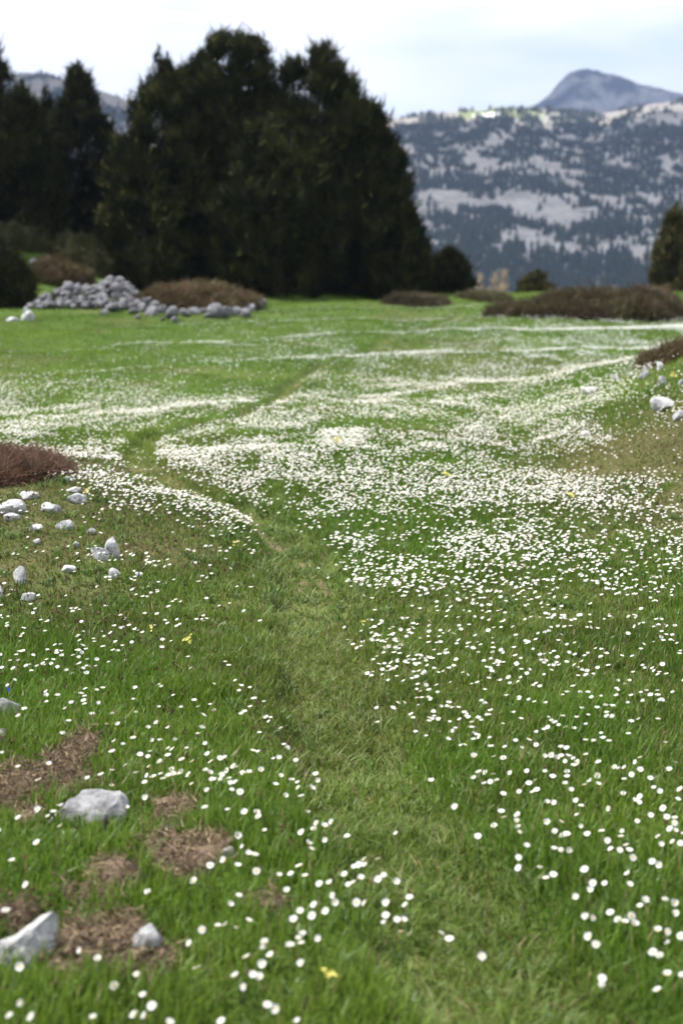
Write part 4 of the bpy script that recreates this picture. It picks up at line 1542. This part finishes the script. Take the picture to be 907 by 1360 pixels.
bunch_flower(894, 498, M_YEL, 'yellow flower beside the tilted rock on the bank', 'yellow_flower', .035, 6)
bunch_flower(312, 720, M_YEL, 'yellow flower among white ones left of the path at the bend', 'yellow_flower', .018, 5)
bunch_flower(482, 826, M_YEL, 'yellow-green flower in the white cluster at the path bend', 'yellow_flower', .015, 5)
bunch_flower(12, 916, M_BLUE, 'single deep blue flower near the speckled white rock', 'blue_flower', .011, 3)


# brown seed heads over the short turf
def seed_heads(n, seed):
    rng = np.random.default_rng(seed)
    x, y = scatter(n, 2.4, 9.5, rng)
    w = np.exp(-((x + 1.7) / 1.3) ** 2 - ((y - 6.2) / 1.9) ** 2) * 1.0 + .45 * np.exp(-((x + .95) / .6) ** 2 - ((y - 3.6) / 1.0) ** 2) + .25 * sst(.7, 2, x) * sst(4, 6, y)
    w *= (1 - path_mask(x, y)) * (.3 + 1.2 * fbm(x * 3, y * 3, 87, 2))
    k = (rng.uniform(0, 1, len(x)) < w) & ~rock_mask(x, y)
    x, y = x[k], y[k]
    m = len(x)
    z = height(x, y) + rng.uniform(.035, .065, m)
    P = np.stack([x, y, z], 1)
    tn = np.array([.105, .062, .040]) * rng.uniform(.5, 1.3, (m, 1))
    V, F, T = sprays(P, np.tile(np.array([[0, 0, .3]]), (m, 1)), .010, .006, 7, 1.0, tn, rng, .15)
    tag(link('seed_heads', np_mesh('seed_heads', V, [F], M_SEED, False, T)), kind='stuff')


seed_heads(16000, 701)


def litter(n, seed):
    rng = np.random.default_rng(seed)
    x, y = scatter(n, 2.3, 4.6, rng)
    k = rng.uniform(0, 1, len(x)) < litter_mask(x, y) * .9
    x, y = x[k], y[k]
    m = len(x)
    z = height(x, y) + .022 + rng.uniform(0, .012, m)
    P = np.stack([x, y, z], 1)
    D = unit(np.stack([rng.normal(0, 1, m), rng.normal(0, 1, m), rng.uniform(0, .5, m)], 1))
    tn = lerp(np.broadcast_to(np.array([.115, .080, .054]), (m, 3)), np.array([.31, .235, .15]), rng.uniform(0, 1, m) ** 2)
    V, F, T = sprays(P, D, .018 + .035 * rng.uniform(0, 1, m) ** 4, .0032, 3, .7, tn, rng, .3)
    tag(link('brown_litter', np_mesh('brown_litter', V, [F], M_LITT, False, T)), kind='stuff')


litter(150000, 702)


# ------------------------------------------------------------------ forest on the far slopes
def forest_density(u, v, x, y):
    """belts of dark conifers along the benches of the slope, set by image row and column, broken up by noise"""
    b = np.interp(v, [120, 150, 158, 166, 176, 195, 205, 225, 234, 250, 256, 272, 284, 292, 312, 318, 330, 338, 350, 395],
                  [.12, .20, .45, .65, .72, .62, .42, .55, .75, .70, .22, .12, .25, .80, .78, .25, .35, .75, .9, .95])  # belt strength per image row
    b = b + .55 * sst(450, 300, u) * sst(200, 150, v)
    b = b + .22 * sst(650, 850, u) * sst(215, 165, v) * sst(150, 165, v)
    b = b - .45 * sst(560, 530, u) * sst(240, 200, v)
    b = b * (1 - .9 * sst(590, 605, u) * sst(705, 690, u) * sst(172, 164, v))
    n = fbm(x / 30., y / 78., 95, 5, .74)
    return np.clip((b - .42) * 1.1 + .27 + 5.8 * (n - .5), 0, 1.1)


def far_tree_geo(h, w, rng, k=6, tiers=3):
    V, F = [], []
    for t in range(tiers):
        z0 = h * (.08 + .8 * t / tiers)
        z1 = h * (.08 + .8 * (t + 1.55) / tiers) if t < tiers - 1 else h
        r0 = w * (1 - .78 * t / tiers)
        b = len(V)
        a0 = rng.uniform(0, 6)
        for j in range(k):
            V.append((cos(a0 + j * 2 * pi / k) * r0 * rng.uniform(.65, 1.2), sin(a0 + j * 2 * pi / k) * r0 * rng.uniform(.65, 1.2), z0 + rng.uniform(-.06, .06) * h))
        V.append((rng.uniform(-.05, .05) * w, 0, z1))
        for j in range(k):
            F.append((b + j, b + (j + 1) % k, b + k))
    return np.array(V), np.array(F)


rng = np.random.default_rng(801)
nt_ = 125000
fy = np.sqrt(rng.uniform(830. ** 2, 2515. ** 2, nt_))
fx = rng.uniform(-.30, .30, nt_) * fy
fz = mountain_height(fx, fy)
fu, fv = sight(fx, fy, fz)
ok = rng.uniform(0, 1, nt_) < forest_density(fu, fv, fx, fy) * .62 * np.interp(fy, [830, 1300, 2500], [.75, .8, 1])
fx, fy, fz, fu, fv = fx[ok], fy[ok], fz[ok], fu[ok], fv[ok]
fh = rng.uniform(4.5, 10.5, len(fx)) * np.interp(fy, [830, 2500], [1.15, .95])
big = (fy < 1010) & (fu > 545) & (fu < 907)
vis = np.where(big)[0]
vis = vis[np.argsort(-fh[vis] / fy[vis])][:260]
single = np.zeros(len(fx), bool)
single[vis] = True
idx = np.where(~single)[0]
VV, FF, TT = [], [], []
protos = [far_tree_geo(1, .27, rng, 5, 2) for _ in range(12)]
base = 0
which = rng.integers(0, 12, len(idx))
for w_ in range(12):
    j = idx[which == w_]
    pv_, pf_ = protos[w_]
    sc = np.stack([fh[j] * rng.uniform(.8, 1.35, len(j)), fh[j], fh[j]], 1)
    V = pv_[None] * sc[:, None, :] + np.stack([fx[j], fy[j], fz[j] - .3], 1)[:, None, :]
    F = pf_[None] + (np.arange(len(j)) * len(pv_))[:, None, None] + base
    VV.append(V.reshape(-1, 3))
    FF.append(F.reshape(-1, 3))
    TT.append(np.repeat(np.array([.028, .037, .021]) * rng.uniform(.6, 1.5, (len(j), 1)), len(pv_), 0))
    base += len(j) * len(pv_)
o = link('far_forest', np_mesh('far_forest', np.concatenate(VV), [np.concatenate(FF)], M_FAR, False, np.concatenate(TT)))
o['kind'] = 'stuff'

crowns, trunks = [], []
for i in range(6):
    r2 = np.random.default_rng(820 + i)
    V, F = far_tree_geo(1, .25, r2, 8, 5)
    crowns.append(np_mesh('crown', V, [F], M_FAR, False, np.tile(np.array([[.028, .037, .021]]) * r2.uniform(.7, 1.4), (len(V), 1))))
bm = bmesh.new()
tube_bm(bm, [(0, 0, -.05), (0, 0, .5), (0, 0, .9)], [.025, .018, .006], 6)
far_trunk = bm_mesh('trunk', bm, M_BARK)
for q, j in enumerate(vis):
    root = empty('conifer', (fx[j], fy[j], fz[j] - .3), rng.uniform(0, 6.28))
    root.scale = (fh[j], fh[j], fh[j])
    side = 'right of the small round pine' if fu[j] > 735 else ('above the small round pine' if fu[j] > 685 else 'left of the small round pine')
    tag(root, 'dark spired conifer of the valley forest, ' + side, 'tree', 'valley conifers ' + side)
    link('crown', crowns[q % 6], root)
    link('trunk', far_trunk, root)


# bare pale-stemmed trees in the valley, just over the crest
def bare_tree(u, top, Y, seed, label, h):
    rd = random.Random(seed)
    x = (u - 453.5) / F_PX * Y
    zt = CAM_H + (HORIZON - top) / F_PX * Y
    root = empty('bare_tree', (x, Y, zt - h))
    tag(root, label, 'tree')
    bm = bmesh.new()
    tube_bm(bm, [(0, 0, -.3), (rd.uniform(-.1, .1), 0, h * .4), (rd.uniform(-.2, .2), 0, h)], [h * .028, h * .02, .03], 7)
    link('trunk', bm_mesh('trunk', bm, M_BARKPALE), root)
    bm = bmesh.new()
    for i in range(34):
        t = rd.uniform(.22, .95)
        a = rd.uniform(0, 6.28)
        r = h * .17 * (1.1 - t) + .15
        p = Vector((0, 0, h * t))
        e = p + Vector((cos(a) * r, sin(a) * r, r * rd.uniform(.5, 1.3)))
        tube_bm(bm, [p, (p + e) / 2 + Vector((0, 0, -.05)), e], [.075, .055, .03], 4)
        for q in range(3):
            f = p.lerp(e, rd.uniform(.4, 1))
            tube_bm(bm, [f, f + Vector((rd.uniform(-.5, .5), rd.uniform(-.5, .5), rd.uniform(.2, .7)))], [.04, .02], 3)
    link('branches', bm_mesh('branches', bm, M_BARKPALE), root)


bare_tree(634, 362, 190, 1, 'bare pale-stemmed tree nearest the small bushy pine, low in the valley', 6)
bare_tree(655, 360, 200, 2, 'bare pale-stemmed tree in the middle of three above the crest', 6)
bare_tree(667, 356, 195, 3, 'bare pale-stemmed tree closest to the small round pine', 6)

# ------------------------------------------------------------------ haze
def haze_box():
    x0, x1, y0, y1, z0, z1 = -5200, 5200, -450, 5100, -260, 585
    bm = bmesh.new()
    bmesh.ops.create_cube(bm, size=1)
    for v in bm.verts:
        v.co = Vector(((x0 + x1) / 2 + v.co.x * (x1 - x0), (y0 + y1) / 2 + v.co.y * (y1 - y0), (z0 + z1) / 2 + v.co.z * (z1 - z0)))
    me = bpy.data.meshes.new('haze')
    bm.to_mesh(me)
    bm.free()
    m = bpy.data.materials.new('haze')
    m.use_nodes = True
    nt = m.node_tree
    nt.nodes.clear()
    out = N(nt, 'ShaderNodeOutputMaterial')
    pv = N(nt, 'ShaderNodeVolumePrincipled', i_Density=.00016)
    pv.inputs['Color'].default_value = (.46, .62, 1.0, 1)
    pv.inputs['Anisotropy'].default_value = .2
    L(nt, pv.outputs[0], out.inputs['Volume'])
    me.materials.append(m)
    o = link('haze', me)
    o['kind'] = 'stuff'


haze_box()
